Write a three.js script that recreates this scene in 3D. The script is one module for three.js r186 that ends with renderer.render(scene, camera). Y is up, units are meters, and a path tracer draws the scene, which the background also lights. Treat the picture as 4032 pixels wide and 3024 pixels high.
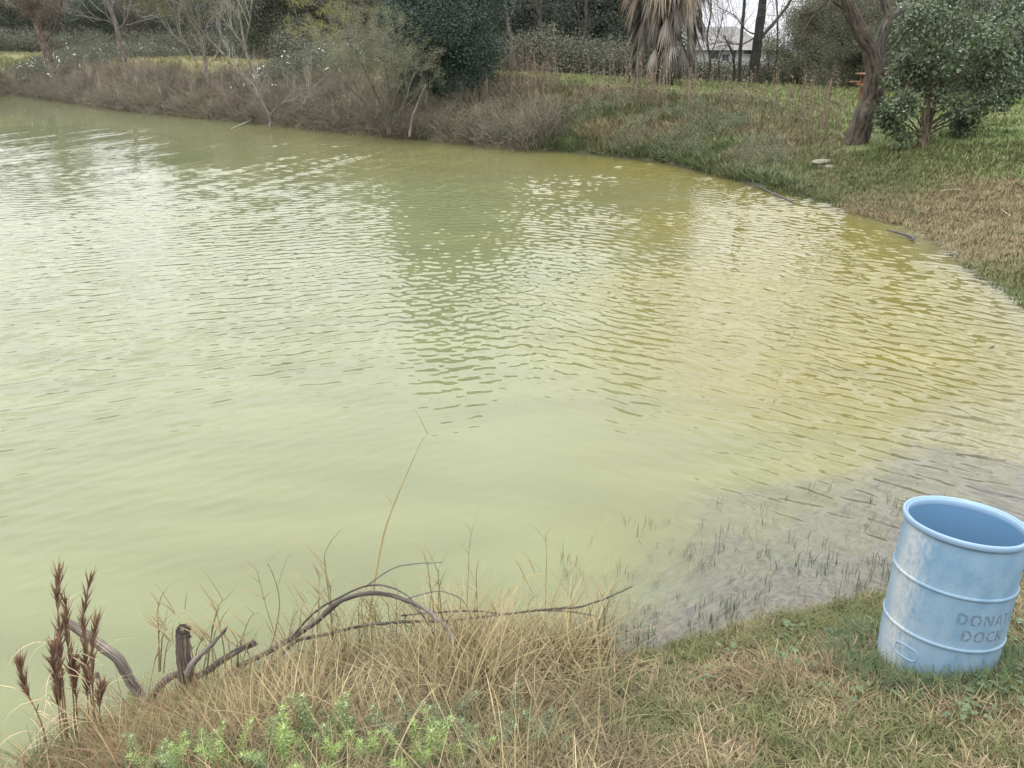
import * as THREE from 'three';
import { mergeGeometries } from 'three/addons/utils/BufferGeometryUtils.js';
import { ImprovedNoise } from 'three/addons/math/ImprovedNoise.js';

// ------------------------------------------------------------------ camera, sky, sun, exposure
const scene = new THREE.Scene();
const EYE = 3.2, PITCH = 22.1 * Math.PI / 180, F = 3261;         // F: focal length in pixels of a 4032 x 3024 frame
const camera = new THREE.PerspectiveCamera(2 * Math.atan(1512 / F) * 180 / Math.PI, 4 / 3, 0.05, 900);
camera.position.set(0, EYE, 0);
camera.rotation.set(-PITCH, 0, 0);
scene.add(camera);
const renderer = new THREE.WebGLRenderer({ antialias: true });
renderer.toneMapping = THREE.LinearToneMapping;
renderer.toneMappingExposure = 1.22;
renderer.shadowMap.enabled = true;
renderer.shadowMap.type = THREE.PCFSoftShadowMap;

const noise = new ImprovedNoise();
const N3 = (x, y, z) => noise.noise(x, y, z);
const fbm = (x, z, o = 3, s = 3.7) => { let a = 0, w = 1, t = 0; for (let i = 0; i < o; i++) { a += w * N3(x, s + i * 7.3, z); t += w; x *= 2.03; z *= 2.03; w *= 0.5; } return a / t; };
function RNG(seed) { let a = seed >>> 0; return () => { a |= 0; a = a + 0x6D2B79F5 | 0; let t = Math.imul(a ^ a >>> 15, 1 | a); t = t + Math.imul(t ^ t >>> 7, 61 | t) ^ t; return ((t ^ t >>> 14) >>> 0) / 4294967296; }; }
const clamp = (x, a = 0, b = 1) => Math.min(b, Math.max(a, x));
const sstep = (a, b, x) => { const t = clamp((x - a) / (b - a)); return t * t * (3 - 2 * t); };
const mix = (a, b, t) => a + (b - a) * t;
const mixc = (a, b, t) => [mix(a[0], b[0], t), mix(a[1], b[1], t), mix(a[2], b[2], t)];
const V = (x, y, z) => new THREE.Vector3(x, y, z);

{ // overcast sky, three times as bright overhead as at the horizon
  const W = 512, H = 256, d = new Float32Array(W * H * 4);
  for (let j = 0; j < H; j++) for (let i = 0; i < W; i++) {
    const e = ((j + 0.5) / H - 0.5) * Math.PI, a = (i + 0.5) / W * Math.PI * 2, s = Math.max(0, Math.sin(e)), c = Math.cos(e);
    const n = fbm(Math.cos(a) * c * 2.2 + 5, Math.sin(a) * c * 2.2 + s * 3, 4, 1.3);
    const L = (0.80 + 3.1 * s) * (1 + 0.22 * n * sstep(0.02, 0.3, s)) * (e < 0 ? 0.8 : 1);
    const k = (j * W + i) * 4;
    const wv = sstep(0.05, 0.5, s); d[k] = L * mix(0.965, 0.99, wv); d[k + 1] = L * mix(0.99, 1.0, wv); d[k + 2] = L * mix(1.04, 0.995, wv); d[k + 3] = 1;
  }
  const t = new THREE.DataTexture(d, W, H, THREE.RGBAFormat, THREE.FloatType);
  t.mapping = THREE.EquirectangularReflectionMapping; t.magFilter = t.minFilter = THREE.LinearFilter; t.wrapS = THREE.RepeatWrapping;
  t.colorSpace = THREE.LinearSRGBColorSpace; t.needsUpdate = true;
  scene.background = t; scene.environment = t;
}
const sun = new THREE.DirectionalLight(new THREE.Color(1, 0.97, 0.9), 0.9);
sun.position.set(-18, 40, 14); sun.target.position.set(0, 0, -18); sun.castShadow = true; sun.shadow.radius = 40;
Object.assign(sun.shadow.camera, { left: -60, right: 60, top: 60, bottom: -60, near: 1, far: 160 }); sun.shadow.mapSize.set(2048, 2048);
scene.add(sun, sun.target);

// ------------------------------------------------------------------ measuring: pixels of the 4032 x 3024 frame to places in the scene (design time only)
const CP = Math.cos(PITCH), SP = Math.sin(PITCH);
function dir(px, py) { const u = (px - 2016) / F, v = (1512 - py) / F; return V(u, v * CP - SP, -CP - v * SP); }
const at = (px, py, d) => { const r = dir(px, py); return r.multiplyScalar(d / -r.z).add(V(0, EYE, 0)); };  // d: metres ahead, horizontally
const onLevel = (px, py, y = 0) => { const r = dir(px, py); return r.multiplyScalar((y - EYE) / r.y).add(V(0, EYE, 0)); };
const mpp = (d) => d / F / CP;                                     // metres per frame pixel, d metres ahead

// ------------------------------------------------------------------ terrain
const farShore = [[0, 374], [270, 400], [547, 437], [820, 462], [1075, 488], [1320, 512], [1550, 534], [1780, 556], [2005, 580], [2280, 600], [2552, 629], [2700, 655], [2830, 690], [2960, 722], [3099, 755], [3230, 790], [3354, 822], [3500, 858], [3646, 900], [3730, 945], [3810, 1000], [3900, 1072], [4032, 1150], [4250, 1290], [4400, 1440], [4480, 1620], [4460, 1820], [4380, 2020], [4230, 2180], [4032, 2260], [3750, 2310], [3445, 2368], [3100, 2440], [2734, 2540], [2515, 2600], [2200, 2650], [1800, 2690], [1400, 2725], [1000, 2770], [600, 2850], [300, 2985], [0, 3180]];
const poly = farShore.map(([x, y]) => { const p = onLevel(x, y); return [p.x, p.z]; });
poly.push([-3.4, -1.9], [-6, -1.8], [-10, -3], [-20, -7], [-40, -22], [-52, -42], [-48, -56]);
const curve = new THREE.CatmullRomCurve3(poly.map(([x, z]) => V(x, 0, z)), true, 'centripetal');
const SH = [];
for (let i = 0; i < 150; i++) { const p = curve.getPoint(i / 150); SH.push([p.x, p.z]); }
function sdRaw(x, z) {                                              // metres from the waterline, positive on land
  let d = 1e9, inside = false;
  for (let i = 0, j = SH.length - 1; i < SH.length; j = i++) {
    const [ax, az] = SH[j], [bx, bz] = SH[i], ex = bx - ax, ez = bz - az, wx = x - ax, wz = z - az;
    const t = clamp((wx * ex + wz * ez) / (ex * ex + ez * ez)), qx = wx - ex * t, qz = wz - ez * t;
    d = Math.min(d, qx * qx + qz * qz);
    if ((az > z) !== (bz > z) && x < (bx - ax) * (z - az) / (bz - az) + ax) inside = !inside;
  }
  return inside ? -Math.sqrt(d) : Math.sqrt(d);
}
const interp = (tab, x) => { if (x <= tab[0][0]) return tab[0][1]; for (let i = 1; i < tab.length; i++) if (x < tab[i][0]) return mix(tab[i - 1][1], tab[i][1], (x - tab[i - 1][0]) / (tab[i][0] - tab[i - 1][0])); return tab[tab.length - 1][1]; };
const plateau = [[-40, 2.8], [-30, 2.72], [-24, 2.55], [-15, 2.3], [-1, 2.0], [8, 1.7], [15, 1.5], [22, 1.4], [45, 1.4]];
const bankWidth = [[-40, 9], [-20, 8], [-1, 7], [10, 7], [20, 8], [32, 10], [60, 12]];
function terrain(x, z, sd) {
  const r = Math.hypot(x, z), b = Math.atan2(x, -z) * 180 / Math.PI, far = sstep(6.5, 9.5, r);
  let s = sd + 0.10 * fbm(x * 1.1, z * 1.1, 2) * sstep(14, 5, r) + 0.5 * fbm(x * 0.35, z * 0.35, 2) * far;
  if (s > 0) {
    const Hh = mix(1.6, interp(plateau, b), far), W = mix(6, interp(bankWidth, b), far), t = Math.min(1, s / W);
    let h = Hh * t * (1.5 - 0.5 * t * t);
    h += (0.05 * fbm(x * 0.9, z * 0.9, 3) + 0.02 * N3(x * 5, 2, z * 5)) * Math.min(1, s * 2);
    h = mix(h, 0.7, sstep(52, 62, r) * sstep(-3, 4, b));
    return h + 0.002;
  }
  const shallow = sstep(-1.2, 1.6, x + 0.5 * fbm(x * 0.8, z * 0.8, 2, 71)) * sstep(10.5, 6.5, r), lawn = sstep(18, 27, b) * far;
  const sl = mix(mix(mix(0.4, 0.042, shallow), 0.10, lawn), 0.028, sstep(1.6, 2.9, x) * sstep(11, 8, r));
  const a = -s;
  return Math.max(-1.6, -(a < 1.6 ? sl * a : sl * 1.6 + 0.3 * (a - 1.6))) + 0.012 * fbm(x * 3, z * 3, 2) * Math.min(1, a * 3) - 0.002;
}
const height = (x, z) => terrain(x, z, sdRaw(x, z));
function G(px, py) { const r = dir(px, py); let t = 1; for (let i = 0; i < 4000; i++) { const x = r.x * t, z = r.z * t, y = EYE + r.y * t; const h = Math.max(0, height(x, z)); if (y <= h + 0.003) return V(x, h, z); t += Math.max(0.004, (y - h) * 0.4); if (t > 120) break; } return at(px, py, 60); }

function polar(rings, cols, b0, b1) {                              // [x, z] of a fan of rings round the camera's foot
  const P = [];
  for (const r of rings) for (let i = 0; i <= cols; i++) { const a = mix(b0, b1, i / cols); P.push(Math.sin(a) * r, -Math.cos(a) * r); }
  return P;
}
function gridIndex(nr, nc, close) { const ix = []; for (let j = 0; j < nr - 1; j++) for (let i = 0; i < nc; i++) { const a = j * (nc + 1) + i, b = a + nc + 1; ix.push(a, a + 1, b, a + 1, b + 1, b); } return ix; }
function logRings(r0, r1, k) { const o = []; for (let i = 0; i <= k; i++) o.push(r0 * Math.pow(r1 / r0, i / k)); return o; }

function grain(size, fn) { const d = new Uint8Array(size * size * 4); for (let j = 0; j < size; j++) for (let i = 0; i < size; i++) { const c = fn(i / size, j / size), k = (j * size + i) * 4; d[k] = clamp(c[0]) * 255; d[k + 1] = clamp(c[1]) * 255; d[k + 2] = clamp(c[2]) * 255; d[k + 3] = 255; } const t = new THREE.DataTexture(d, size, size); t.wrapS = t.wrapT = THREE.RepeatWrapping; t.magFilter = THREE.LinearFilter; t.minFilter = THREE.LinearMipmapLinearFilter; t.generateMipmaps = true; t.needsUpdate = true; return t; }
const tileNoise = (u, v, f, s) => { const a = u * 2 * Math.PI, b = v * 2 * Math.PI, k = f / (2 * Math.PI); return N3(Math.cos(a) * k + s, Math.sin(a) * k + Math.cos(b) * k * 1.1, Math.sin(b) * k + s * 2); };

// what grows where, in words of colour (linear)
const tanSpot = G(3890, 880), STRAW = [0.30, 0.235, 0.125], SOIL = [0.07, 0.054, 0.034], TURF = [0.125, 0.175, 0.045], BRUSH = [0.085, 0.072, 0.045], MUD = [0.10, 0.10, 0.078];
function groundColour(x, z, sd, h) {
  const r = Math.hypot(x, z), b = Math.atan2(x, -z) * 180 / Math.PI, n = fbm(x * 0.5, z * 0.5, 3, 9), m = fbm(x * 2.2, z * 2.2, 3, 5);
  if (r < 7.5 && sd > -1.6 && h > -0.2) {
    const land = sstep(-0.02, 0.08, h);
    return mixc(mixc(MUD, [0.075, 0.066, 0.05], clamp(0.5 + m)), mixc(SOIL, [0.11, 0.085, 0.05], clamp(0.5 + 1.2 * m)), land);
  }
  if (sd < -0.25) return mixc([0.17, 0.16, 0.075], [0.13, 0.12, 0.07], clamp(0.5 + m));
  const bare = sstep(17, 23, b);                                  // mown slope at the right
  const lawn = mixc(mixc(TURF, [0.13, 0.14, 0.045], clamp(0.5 + n)), [0.17, 0.15, 0.075], clamp(0.35 + 1.2 * m));
  const tan = sstep(4.6, 1.8, Math.hypot((x - tanSpot.x) * 0.7, z - tanSpot.z) + 2.4 * n + m);
  const mown = mixc(mixc([0.085, 0.125, 0.036], [0.13, 0.15, 0.05], clamp(0.5 + m)), [0.19, 0.158, 0.10], clamp(tan * 0.85 + 0.25 * m));
  const bank = mixc(BRUSH, [0.06, 0.075, 0.03], clamp(0.5 + m));
  const top = sstep(3.2, 5.5, sd + n);
  return mixc(mixc(bank, lawn, top), mown, bare);
}
function setStructure(o) { o.userData.kind = 'structure'; o.receiveShadow = true; o.castShadow = true; scene.add(o); return o; }
{
  const rings = [0.02, ...logRings(0.4, 95, 460), ...logRings(100, 700, 14)], cols = 420, P = polar(rings, cols, -Math.PI, Math.PI);
  const n = P.length / 2, pos = new Float32Array(n * 3), col = new Float32Array(n * 3), uv = new Float32Array(n * 2);
  for (let i = 0; i < n; i++) {
    const x = P[2 * i], z = P[2 * i + 1], sd = sdRaw(x, z), h = terrain(x, z, sd), c = groundColour(x, z, sd, h);
    pos.set([x, h, z], 3 * i); col.set(c, 3 * i); uv.set([x / 2.5, z / 2.5], 2 * i);
  }
  const g = new THREE.BufferGeometry();
  g.setAttribute('position', new THREE.BufferAttribute(pos, 3)); g.setAttribute('color', new THREE.BufferAttribute(col, 3)); g.setAttribute('uv', new THREE.BufferAttribute(uv, 2));
  const ix = []; const nc = cols; for (let j = 0; j < rings.length - 1; j++) for (let i = 0; i < nc; i++) { const a = j * (nc + 1) + i, b = a + nc + 1; ix.push(a, a + 1, b, a + 1, b + 1, b); }
  g.setIndex(ix); g.computeVertexNormals();
  if (g.attributes.normal.getY(5000) < 0) { g.setIndex(ix.reverse()); g.computeVertexNormals(); }
  const rg = RNG(4), speck = grain(512, (u, v) => { const a = 0.78 + 0.5 * tileNoise(u, v, 60, 3) + 0.4 * tileNoise(u, v, 150, 8) + 0.15 * (rg() - 0.5); return [a, a * 0.99, a * 0.96]; });
  const m = new THREE.MeshStandardMaterial({ vertexColors: true, map: speck, bumpMap: speck, bumpScale: 0.02, roughness: 1 });
  const o = new THREE.Mesh(g, m); o.name = 'ground'; o.userData.label = 'grassy banks, lawn and muddy bed around the pond'; setStructure(o);
}

// ------------------------------------------------------------------ the pond: a rippled clear surface over layers of suspended algae and a bed of mud
const waves = [];
{
  const r = RNG(77);
  for (let i = 0; i < 64; i++) {
    const side = i % 2 ? 1 : -1, L = 0.085 * Math.pow(4.0, Math.pow(r(), 0.9)), a = (side > 0 ? 0.42 : -0.52) + (r() - 0.5) * (0.5 + 0.9 * r()), k = 2 * Math.PI / L;
    waves.push([Math.sin(a) * k, Math.cos(a) * k, r() * 6.283, 0.037 * Math.pow(L / 0.25, 0.35) / k, side, L]);
  }
}
function ripple(x, z) {
  const r = Math.hypot(x, z), b = Math.atan2(x, -z) * 180 / Math.PI;
  const gust = 0.8 + 1.3 * fbm(x * 0.16 + 3, z * 0.22, 2, 6);
  let amp = sstep(4.2, 10.5, r - 1.6 * fbm(x * 0.5, z * 0.5, 2, 2)) * gust + 0.04;
  amp = Math.max(amp, 0.85 * sstep(8, 20, b) * sstep(4.6, 6.2, r));
  let y = 0; const sideL = sstep(14, -16, b + 5 * fbm(x * 0.2, z * 0.2, 1, 4)), sideR = sstep(-12, 8, b + 5 * fbm(x * 0.2, z * 0.2, 1, 8));
  const fade = sstep(70, 35, r) * 0.4 + 0.6;
  const cell = r * 0.0045; for (const [kx, kz, p, a, s, L] of waves) y += a * sstep(1, 2, L / cell) * Math.sin(kx * x + kz * z + p) * (s > 0 ? 0.2 + sideL : 0.2 + sideR);
  return y * amp * fade * 1.0;
}
{
  const pond = new THREE.Group(); pond.name = 'pond_water'; pond.userData = { kind: 'structure', label: 'green algae filled pond with rippled surface' }; scene.add(pond);
  const rings = logRings(2.4, 78, 1400), cols = 560, B = 0.62, P = polar(rings, cols, -B, B), n = P.length / 2, pos = new Float32Array(n * 3);
  for (let i = 0; i < n; i++) pos.set([P[2 * i], ripple(P[2 * i], P[2 * i + 1]), P[2 * i + 1]], 3 * i);
  const g = new THREE.BufferGeometry(); g.setAttribute('position', new THREE.BufferAttribute(pos, 3));
  g.setIndex(gridIndex(rings.length, cols)); g.computeVertexNormals();
  const side = (b0, b1) => { const rr = logRings(2.4, 78, 260), cc = 90, Q = polar(rr, cc, b0, b1), p = new Float32Array(Q.length / 2 * 3); for (let i = 0; i < Q.length / 2; i++) p.set([Q[2 * i], ripple(Q[2 * i], Q[2 * i + 1]), Q[2 * i + 1]], 3 * i); const s = new THREE.BufferGeometry(); s.setAttribute('position', new THREE.BufferAttribute(p, 3)); s.setIndex(gridIndex(rr.length, cc)); s.computeVertexNormals(); return s; };
  const all = mergeGeometries([g, side(-1.75, -B), side(B, 1.75)]);
  if (all.attributes.normal.getY(9000) < 0) { const a = all.index.array; for (let i = 0; i < a.length; i += 3) { const t = a[i]; a[i] = a[i + 1]; a[i + 1] = t; } all.computeVertexNormals(); }
  const m = new THREE.MeshPhysicalMaterial({ color: 0xffffff, roughness: 0.03, metalness: 0, transmission: 1, thickness: 0, ior: 1.333, side: THREE.DoubleSide });
  const s = new THREE.Mesh(all, m); s.name = 'water_surface'; s.receiveShadow = true; pond.add(s);
  const layers = [[-0.022, 0.14], [-0.042, 0.2], [-0.066, 0.28], [-0.095, 0.38], [-0.13, 0.5], [-0.175, 1]];
  for (const [y, alpha] of layers) {
    const rr = logRings(2.4, 78, 170), cc = 150, Q = polar(rr, cc, -1.75, 1.75), k = Q.length / 2, p = new Float32Array(k * 3), c = new Float32Array(k * 3);
    for (let i = 0; i < k; i++) {
      const x = Q[2 * i], z = Q[2 * i + 1], b = Math.atan2(x, -z) * 180 / Math.PI, r = Math.hypot(x, z);
      const w = fbm(x * 0.22 + z * 0.07, z * 0.5, 3, 12), streak = fbm(x * 0.5 + z * 0.2, z * 2.2, 3, 15);
      const yellow = clamp(sstep(-4, 16, b + 14 * w) * sstep(4.5, 9, r + 2 * w) + 0.5 * sstep(-30, -5, b) * sstep(20, 26, r));
      let col = mixc([0.182, 0.20, 0.088], [0.19, 0.168, 0.03], yellow);
      const q = 1 + 0.34 * streak; p.set([x, y, z], 3 * i); c.set([col[0] * q, col[1] * q, col[2] * q], 3 * i);
    }
    const lg = new THREE.BufferGeometry(); lg.setAttribute('position', new THREE.BufferAttribute(p, 3)); lg.setAttribute('color', new THREE.BufferAttribute(c, 3));
    const ix = gridIndex(rr.length, cc); lg.setIndex(ix); lg.computeVertexNormals(); if (lg.attributes.normal.getY(0) < 0) { for (let i = 0; i < ix.length; i += 3) { const t = ix[i]; ix[i] = ix[i + 1]; ix[i + 1] = t; } lg.setIndex(ix); lg.computeVertexNormals(); }
    const lm = new THREE.MeshStandardMaterial({ vertexColors: true, roughness: 1, metalness: 0, side: THREE.DoubleSide }); if (alpha < 1) { lm.transparent = true; lm.opacity = alpha; }
    const o = new THREE.Mesh(lg, lm); o.name = 'suspended_algae'; o.receiveShadow = true; pond.add(o);
  }
}

// ------------------------------------------------------------------ mesh building helpers
class MB {
  constructor() { this.p = []; this.n = []; this.c = []; this.i = []; this.uv = []; }
  tube(pts, rad, col = [1, 1, 1], sides = 6, rough = 0, seed = 1) {
    const k = pts.length; let T, prev = null;
    const base = this.p.length / 3; let run = 0;
    for (let j = 0; j < k; j++) {
      T = V().subVectors(pts[Math.min(k - 1, j + 1)], pts[Math.max(0, j - 1)]).normalize();
      let A = prev ? prev.clone().addScaledVector(T, -prev.dot(T)) : V().crossVectors(T, Math.abs(T.y) < 0.9 ? V(0, 1, 0) : V(1, 0, 0));
      A.normalize(); prev = A; const Bv = V().crossVectors(T, A), r = typeof rad === 'function' ? rad(j / (k - 1)) : rad[j];
      if (j) run += pts[j].distanceTo(pts[j - 1]);
      const c = typeof col === 'function' ? col(j / (k - 1)) : col;
      for (let s = 0; s <= sides; s++) {
        const a = s % sides / sides * 6.28319, nx = A.x * Math.cos(a) + Bv.x * Math.sin(a), ny = A.y * Math.cos(a) + Bv.y * Math.sin(a), nz = A.z * Math.cos(a) + Bv.z * Math.sin(a);
        const q = r * (1 + (rough ? rough * N3(s % sides * 1.7 + seed, j * 0.6, seed * 3.1) : 0));
        this.p.push(pts[j].x + nx * q, pts[j].y + ny * q, pts[j].z + nz * q); this.n.push(nx, ny, nz); this.c.push(c[0], c[1], c[2]); this.uv.push(s / sides, run);
      }
    }
    for (let j = 0; j < k - 1; j++) for (let s = 0; s < sides; s++) { const a = base + j * (sides + 1) + s, b = a + sides + 1; this.i.push(a, a + 1, b, a + 1, b + 1, b); }
    for (const j of [0, k - 1]) { const c0 = this.p.length / 3, t = V().subVectors(pts[j], pts[j ? j - 1 : 1]).normalize(), q = base + j * (sides + 1); this.p.push(pts[j].x, pts[j].y, pts[j].z); this.n.push(t.x, t.y, t.z); const cc = typeof col === 'function' ? col(j / (k - 1)) : col; this.c.push(...cc); this.uv.push(0.5, 0); for (let s = 0; s < sides; s++) j ? this.i.push(q + s, q + s + 1, c0) : this.i.push(q + s + 1, q + s, c0); }
    return this;
  }
  blade(pts, w, side, col, col2 = col) {                            // a tapering ribbon through pts, side: the direction of its width
    const base = this.p.length / 3, k = pts.length;
    for (let j = 0; j < k; j++) {
      const t = j / (k - 1), T = V().subVectors(pts[Math.min(k - 1, j + 1)], pts[Math.max(0, j - 1)]).normalize(), S = side.clone().addScaledVector(T, -side.dot(T)).normalize(), Nn = V().crossVectors(S, T).normalize();
      const h = (typeof w === 'function' ? w(t) : w * (1 - t * t * 0.92)) / 2, c = mixc(col, col2, t);
      for (const s of [-1, 1]) { this.p.push(pts[j].x + S.x * h * s, pts[j].y + S.y * h * s, pts[j].z + S.z * h * s); this.n.push(Nn.x, Nn.y, Nn.z); this.c.push(...c); this.uv.push(s, t); }
    }
    for (let j = 0; j < k - 1; j++) { const a = base + 2 * j; this.i.push(a, a + 1, a + 2, a + 1, a + 3, a + 2); }
    return this;
  }
  leaf(p, T, S, len, wid, col, fold = 0.25) {                        // a pointed leaf folded a little along its midrib
    const base = this.p.length / 3, Nn = V().crossVectors(S, T).normalize();
    const mid = p.clone().addScaledVector(T, len * 0.45);
    const q = [p, mid.clone().addScaledVector(S, wid / 2).addScaledVector(Nn, wid * fold * 0.5), p.clone().addScaledVector(T, len).addScaledVector(Nn, -len * 0.12), mid.clone().addScaledVector(S, -wid / 2).addScaledVector(Nn, wid * fold * 0.5), mid];
    for (const v of q) { this.p.push(v.x, v.y, v.z); this.n.push(Nn.x, Nn.y, Nn.z); this.c.push(...col); this.uv.push(0, 0); }
    this.i.push(base, base + 1, base + 4, base + 1, base + 2, base + 4, base + 2, base + 3, base + 4, base + 3, base, base + 4);
    return this;
  }
  geo() {
    const g = new THREE.BufferGeometry();
    g.setAttribute('position', new THREE.Float32BufferAttribute(this.p, 3)); g.setAttribute('normal', new THREE.Float32BufferAttribute(this.n, 3));
    g.setAttribute('color', new THREE.Float32BufferAttribute(this.c, 3)); g.setAttribute('uv', new THREE.Float32BufferAttribute(this.uv, 2)); g.setIndex(this.i); return g;
  }
  build(name, mat, parent = scene) { const o = new THREE.Mesh(this.geo(), mat); o.name = parent === scene ? numbered(name) : name; o.castShadow = o.receiveShadow = true; parent.add(o); return o; }
}
const used = {};
function numbered(n) { const k = used[n] = (used[n] ?? -1) + 1; return k ? n + '_' + String(k).padStart(3, '0') : n; }
function tag(o, label, category, group, kind) { o.userData.label = label; if (category) o.userData.category = category; if (group) o.userData.group = group; if (kind) o.userData.kind = kind; return o; }
function thing(name, label, category, pos, group) { const g = new THREE.Group(); g.name = numbered(name); if (pos) g.position.copy(pos); scene.add(g); return tag(g, label, category, group); }
// parts are built in world space; hang() moves them under a thing whose origin is at its base
function hang(o, t) { o.geometry.translate(-t.position.x, -t.position.y, -t.position.z); return o; }
function instanced(name, geo, mat, list, parent = scene) {          // list of [position, quaternion, scale, colour]
  const o = new THREE.InstancedMesh(geo, mat, list.length); o.name = parent === scene ? numbered(name) : name; o.castShadow = o.receiveShadow = true;
  const M = new THREE.Matrix4(), C = new THREE.Color();
  list.forEach(([p, q, s, c], i) => { M.compose(p, q, typeof s === 'number' ? V(s, s, s) : s); o.setMatrixAt(i, M); o.setColorAt(i, C.setRGB(c[0], c[1], c[2])); });
  parent.add(o); return o;
}
const QY = (a) => new THREE.Quaternion().setFromAxisAngle(V(0, 1, 0), a);
const QR = (r) => new THREE.Quaternion().setFromEuler(new THREE.Euler((r() - 0.5) * 6.28, r() * 6.28, (r() - 0.5) * 6.28));
const QT = (r, tilt) => new THREE.Quaternion().setFromEuler(new THREE.Euler((r() - 0.5) * tilt, r() * 6.28, (r() - 0.5) * tilt));
const smoothPath = (pts, n = 4) => new THREE.CatmullRomCurve3(pts, false, 'centripetal').getPoints((pts.length - 1) * n);

const fibre = (f1, v1, f2, v2, w1, w2) => { const t = grain(512, (u, v) => { const c = Math.cos(u * 6.28319), q = Math.sin(u * 6.28319); const a = 0.66 + w1 * N3(c * f1, q * f1 + 7, v * v1) + w2 * N3(c * f2 + 3, q * f2, v * v2 + 5); return [a, a * 0.97, a * 0.93]; }); t.wrapT = THREE.MirroredRepeatWrapping; return t; };
const barkTex = fibre(3.2, 3.5, 9, 9, 0.75, 0.45), woodTex = fibre(3.5, 2, 11, 6, 0.55, 0.6);
const bark = new THREE.MeshStandardMaterial({ vertexColors: true, roughness: 0.95, map: barkTex, bumpMap: barkTex, bumpScale: 0.035 });
const twig = new THREE.MeshStandardMaterial({ vertexColors: true, roughness: 0.9, side: THREE.DoubleSide });
const leafy = new THREE.MeshPhysicalMaterial({ vertexColors: true, roughness: 0.75, transmission: 0.35, thickness: 0, side: THREE.DoubleSide });
const glossy = new THREE.MeshPhysicalMaterial({ vertexColors: true, roughness: 0.5, transmission: 0.2, thickness: 0, side: THREE.DoubleSide });
const straw = new THREE.MeshStandardMaterial({ vertexColors: true, roughness: 0.8, side: THREE.DoubleSide });

function leafCluster(seed, n, len, wid, R, narrow = 1) {
  const r = RNG(seed), m = new MB();
  for (let i = 0; i < n; i++) {
    const d = V(r() - 0.5, r() - 0.42, r() - 0.5).normalize(), p = d.clone().multiplyScalar(R * Math.pow(r(), 0.5));
    const T = V(r() - 0.5, r() - 0.65, r() - 0.5).addScaledVector(d, 0.6).normalize(), S = V(r() - 0.5, r() - 0.5, r() - 0.5).cross(T).normalize(), c = 0.7 + 0.6 * r();
    m.leaf(p, T, S, len * (0.7 + 0.6 * r()), wid * narrow * (0.7 + 0.6 * r()), [c, c, c * (0.8 + 0.3 * r())]);
  }
  return m.geo();
}
const CL = [leafCluster(1, 64, 0.11, 0.06, 0.5), leafCluster(2, 64, 0.11, 0.06, 0.5), leafCluster(3, 22, 0.22, 0.15, 0.5), leafCluster(4, 60, 0.105, 0.07, 0.5), leafCluster(5, 150, 0.062, 0.04, 0.52)];
// bare twigs: a spray of thin curved shoots, about 1 m long
function spray(seed, n, spread, wid, bend, forks = 1, up = 1) {
  const r = RNG(seed), m = new MB();
  const shoot = (p, d, L, w, lev) => {
    const pts = [p.clone()]; let q = p.clone(), t = d.clone();
    for (let j = 0; j < 4; j++) { t.add(V((r() - 0.5) * 0.35, (r() - 0.5) * 0.25 - bend, (r() - 0.5) * 0.35)).normalize(); q = q.clone().addScaledVector(t, L / 4); pts.push(q); }
    const c = 0.65 + 0.7 * r(); m.blade(pts, (tt) => w * (1 - 0.75 * tt), V(r() - 0.5, 0.2 * (r() - 0.5), r() - 0.5).normalize(), [c, c * 0.97, c * 0.95]);
    if (lev > 0) for (let k = 0; k < 3; k++) { const j = 1 + Math.floor(r() * 3); shoot(pts[j], t.clone().add(V((r() - 0.5) * 1.6, r() * 0.6 * up, (r() - 0.5) * 1.6)).normalize(), L * (0.35 + 0.3 * r()), w * 0.6, lev - 1); }
  };
  for (let i = 0; i < n; i++) { const a = r() * 6.283, s = spread * Math.sqrt(r()); shoot(V((r() - 0.5) * 0.35, 0, (r() - 0.5) * 0.35), V(Math.cos(a) * s, up, Math.sin(a) * s).normalize(), 0.6 + 0.5 * r(), wid, forks); }
  return m.geo();
}
const SPRAYS = [spray(11, 9, 1.1, 0.012, 0.12), spray(12, 9, 1.5, 0.012, 0.2), spray(13, 12, 0.5, 0.010, 0.0)];

// ------------------------------------------------------------------ trees
// bare limbs: grows tubes and returns the tips
function grow(m, r, p, d, len, rad, lev, col, o = {}) {
  const seg = lev > 1 ? 5 : 3, pts = [p.clone()]; let q = p.clone(), t = d.clone().normalize();
  for (let j = 0; j < seg; j++) { t.add(V((r() - 0.5) * (o.wig ?? 0.4), (r() - 0.5) * (o.wig ?? 0.4) * 0.7 + (o.lift ?? 0.06), (r() - 0.5) * (o.wig ?? 0.4))).normalize(); q = q.clone().addScaledVector(t, len / seg); pts.push(q); }
  const end = lev > 0 ? 0.55 : 0.25; m.tube(pts, (x) => Math.max(0.0025, rad * (1 - (1 - end) * x)), col, lev > 2 ? 8 : lev > 0 ? 5 : 3, lev > 2 ? 0.25 : 0, rad * 100);
  const tips = [];
  if (lev > 0) {
    const kids = (o.kids ?? 3) + Math.floor(r() * 2);
    for (let k = 0; k < kids; k++) {
      const f = k === 0 ? 1 : 0.35 + 0.6 * r(), j = Math.min(seg, Math.max(1, Math.round(f * seg))), a = r() * 6.283, sp = (o.spread ?? 0.75) * (0.6 + 0.7 * r());
      const u = V().crossVectors(t, V(0.3, 0.2, 1)).normalize(), w = V().crossVectors(t, u);
      const nd = t.clone().addScaledVector(u, Math.cos(a) * sp).addScaledVector(w, Math.sin(a) * sp);
      tips.push(...grow(m, r, pts[j], nd, len * (0.55 + 0.25 * r()), rad * (k === 0 ? 0.55 : 0.42), lev - 1, col, o));
    }
  } else tips.push(pts[pts.length - 1], pts[1]);
  return tips;
}
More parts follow.
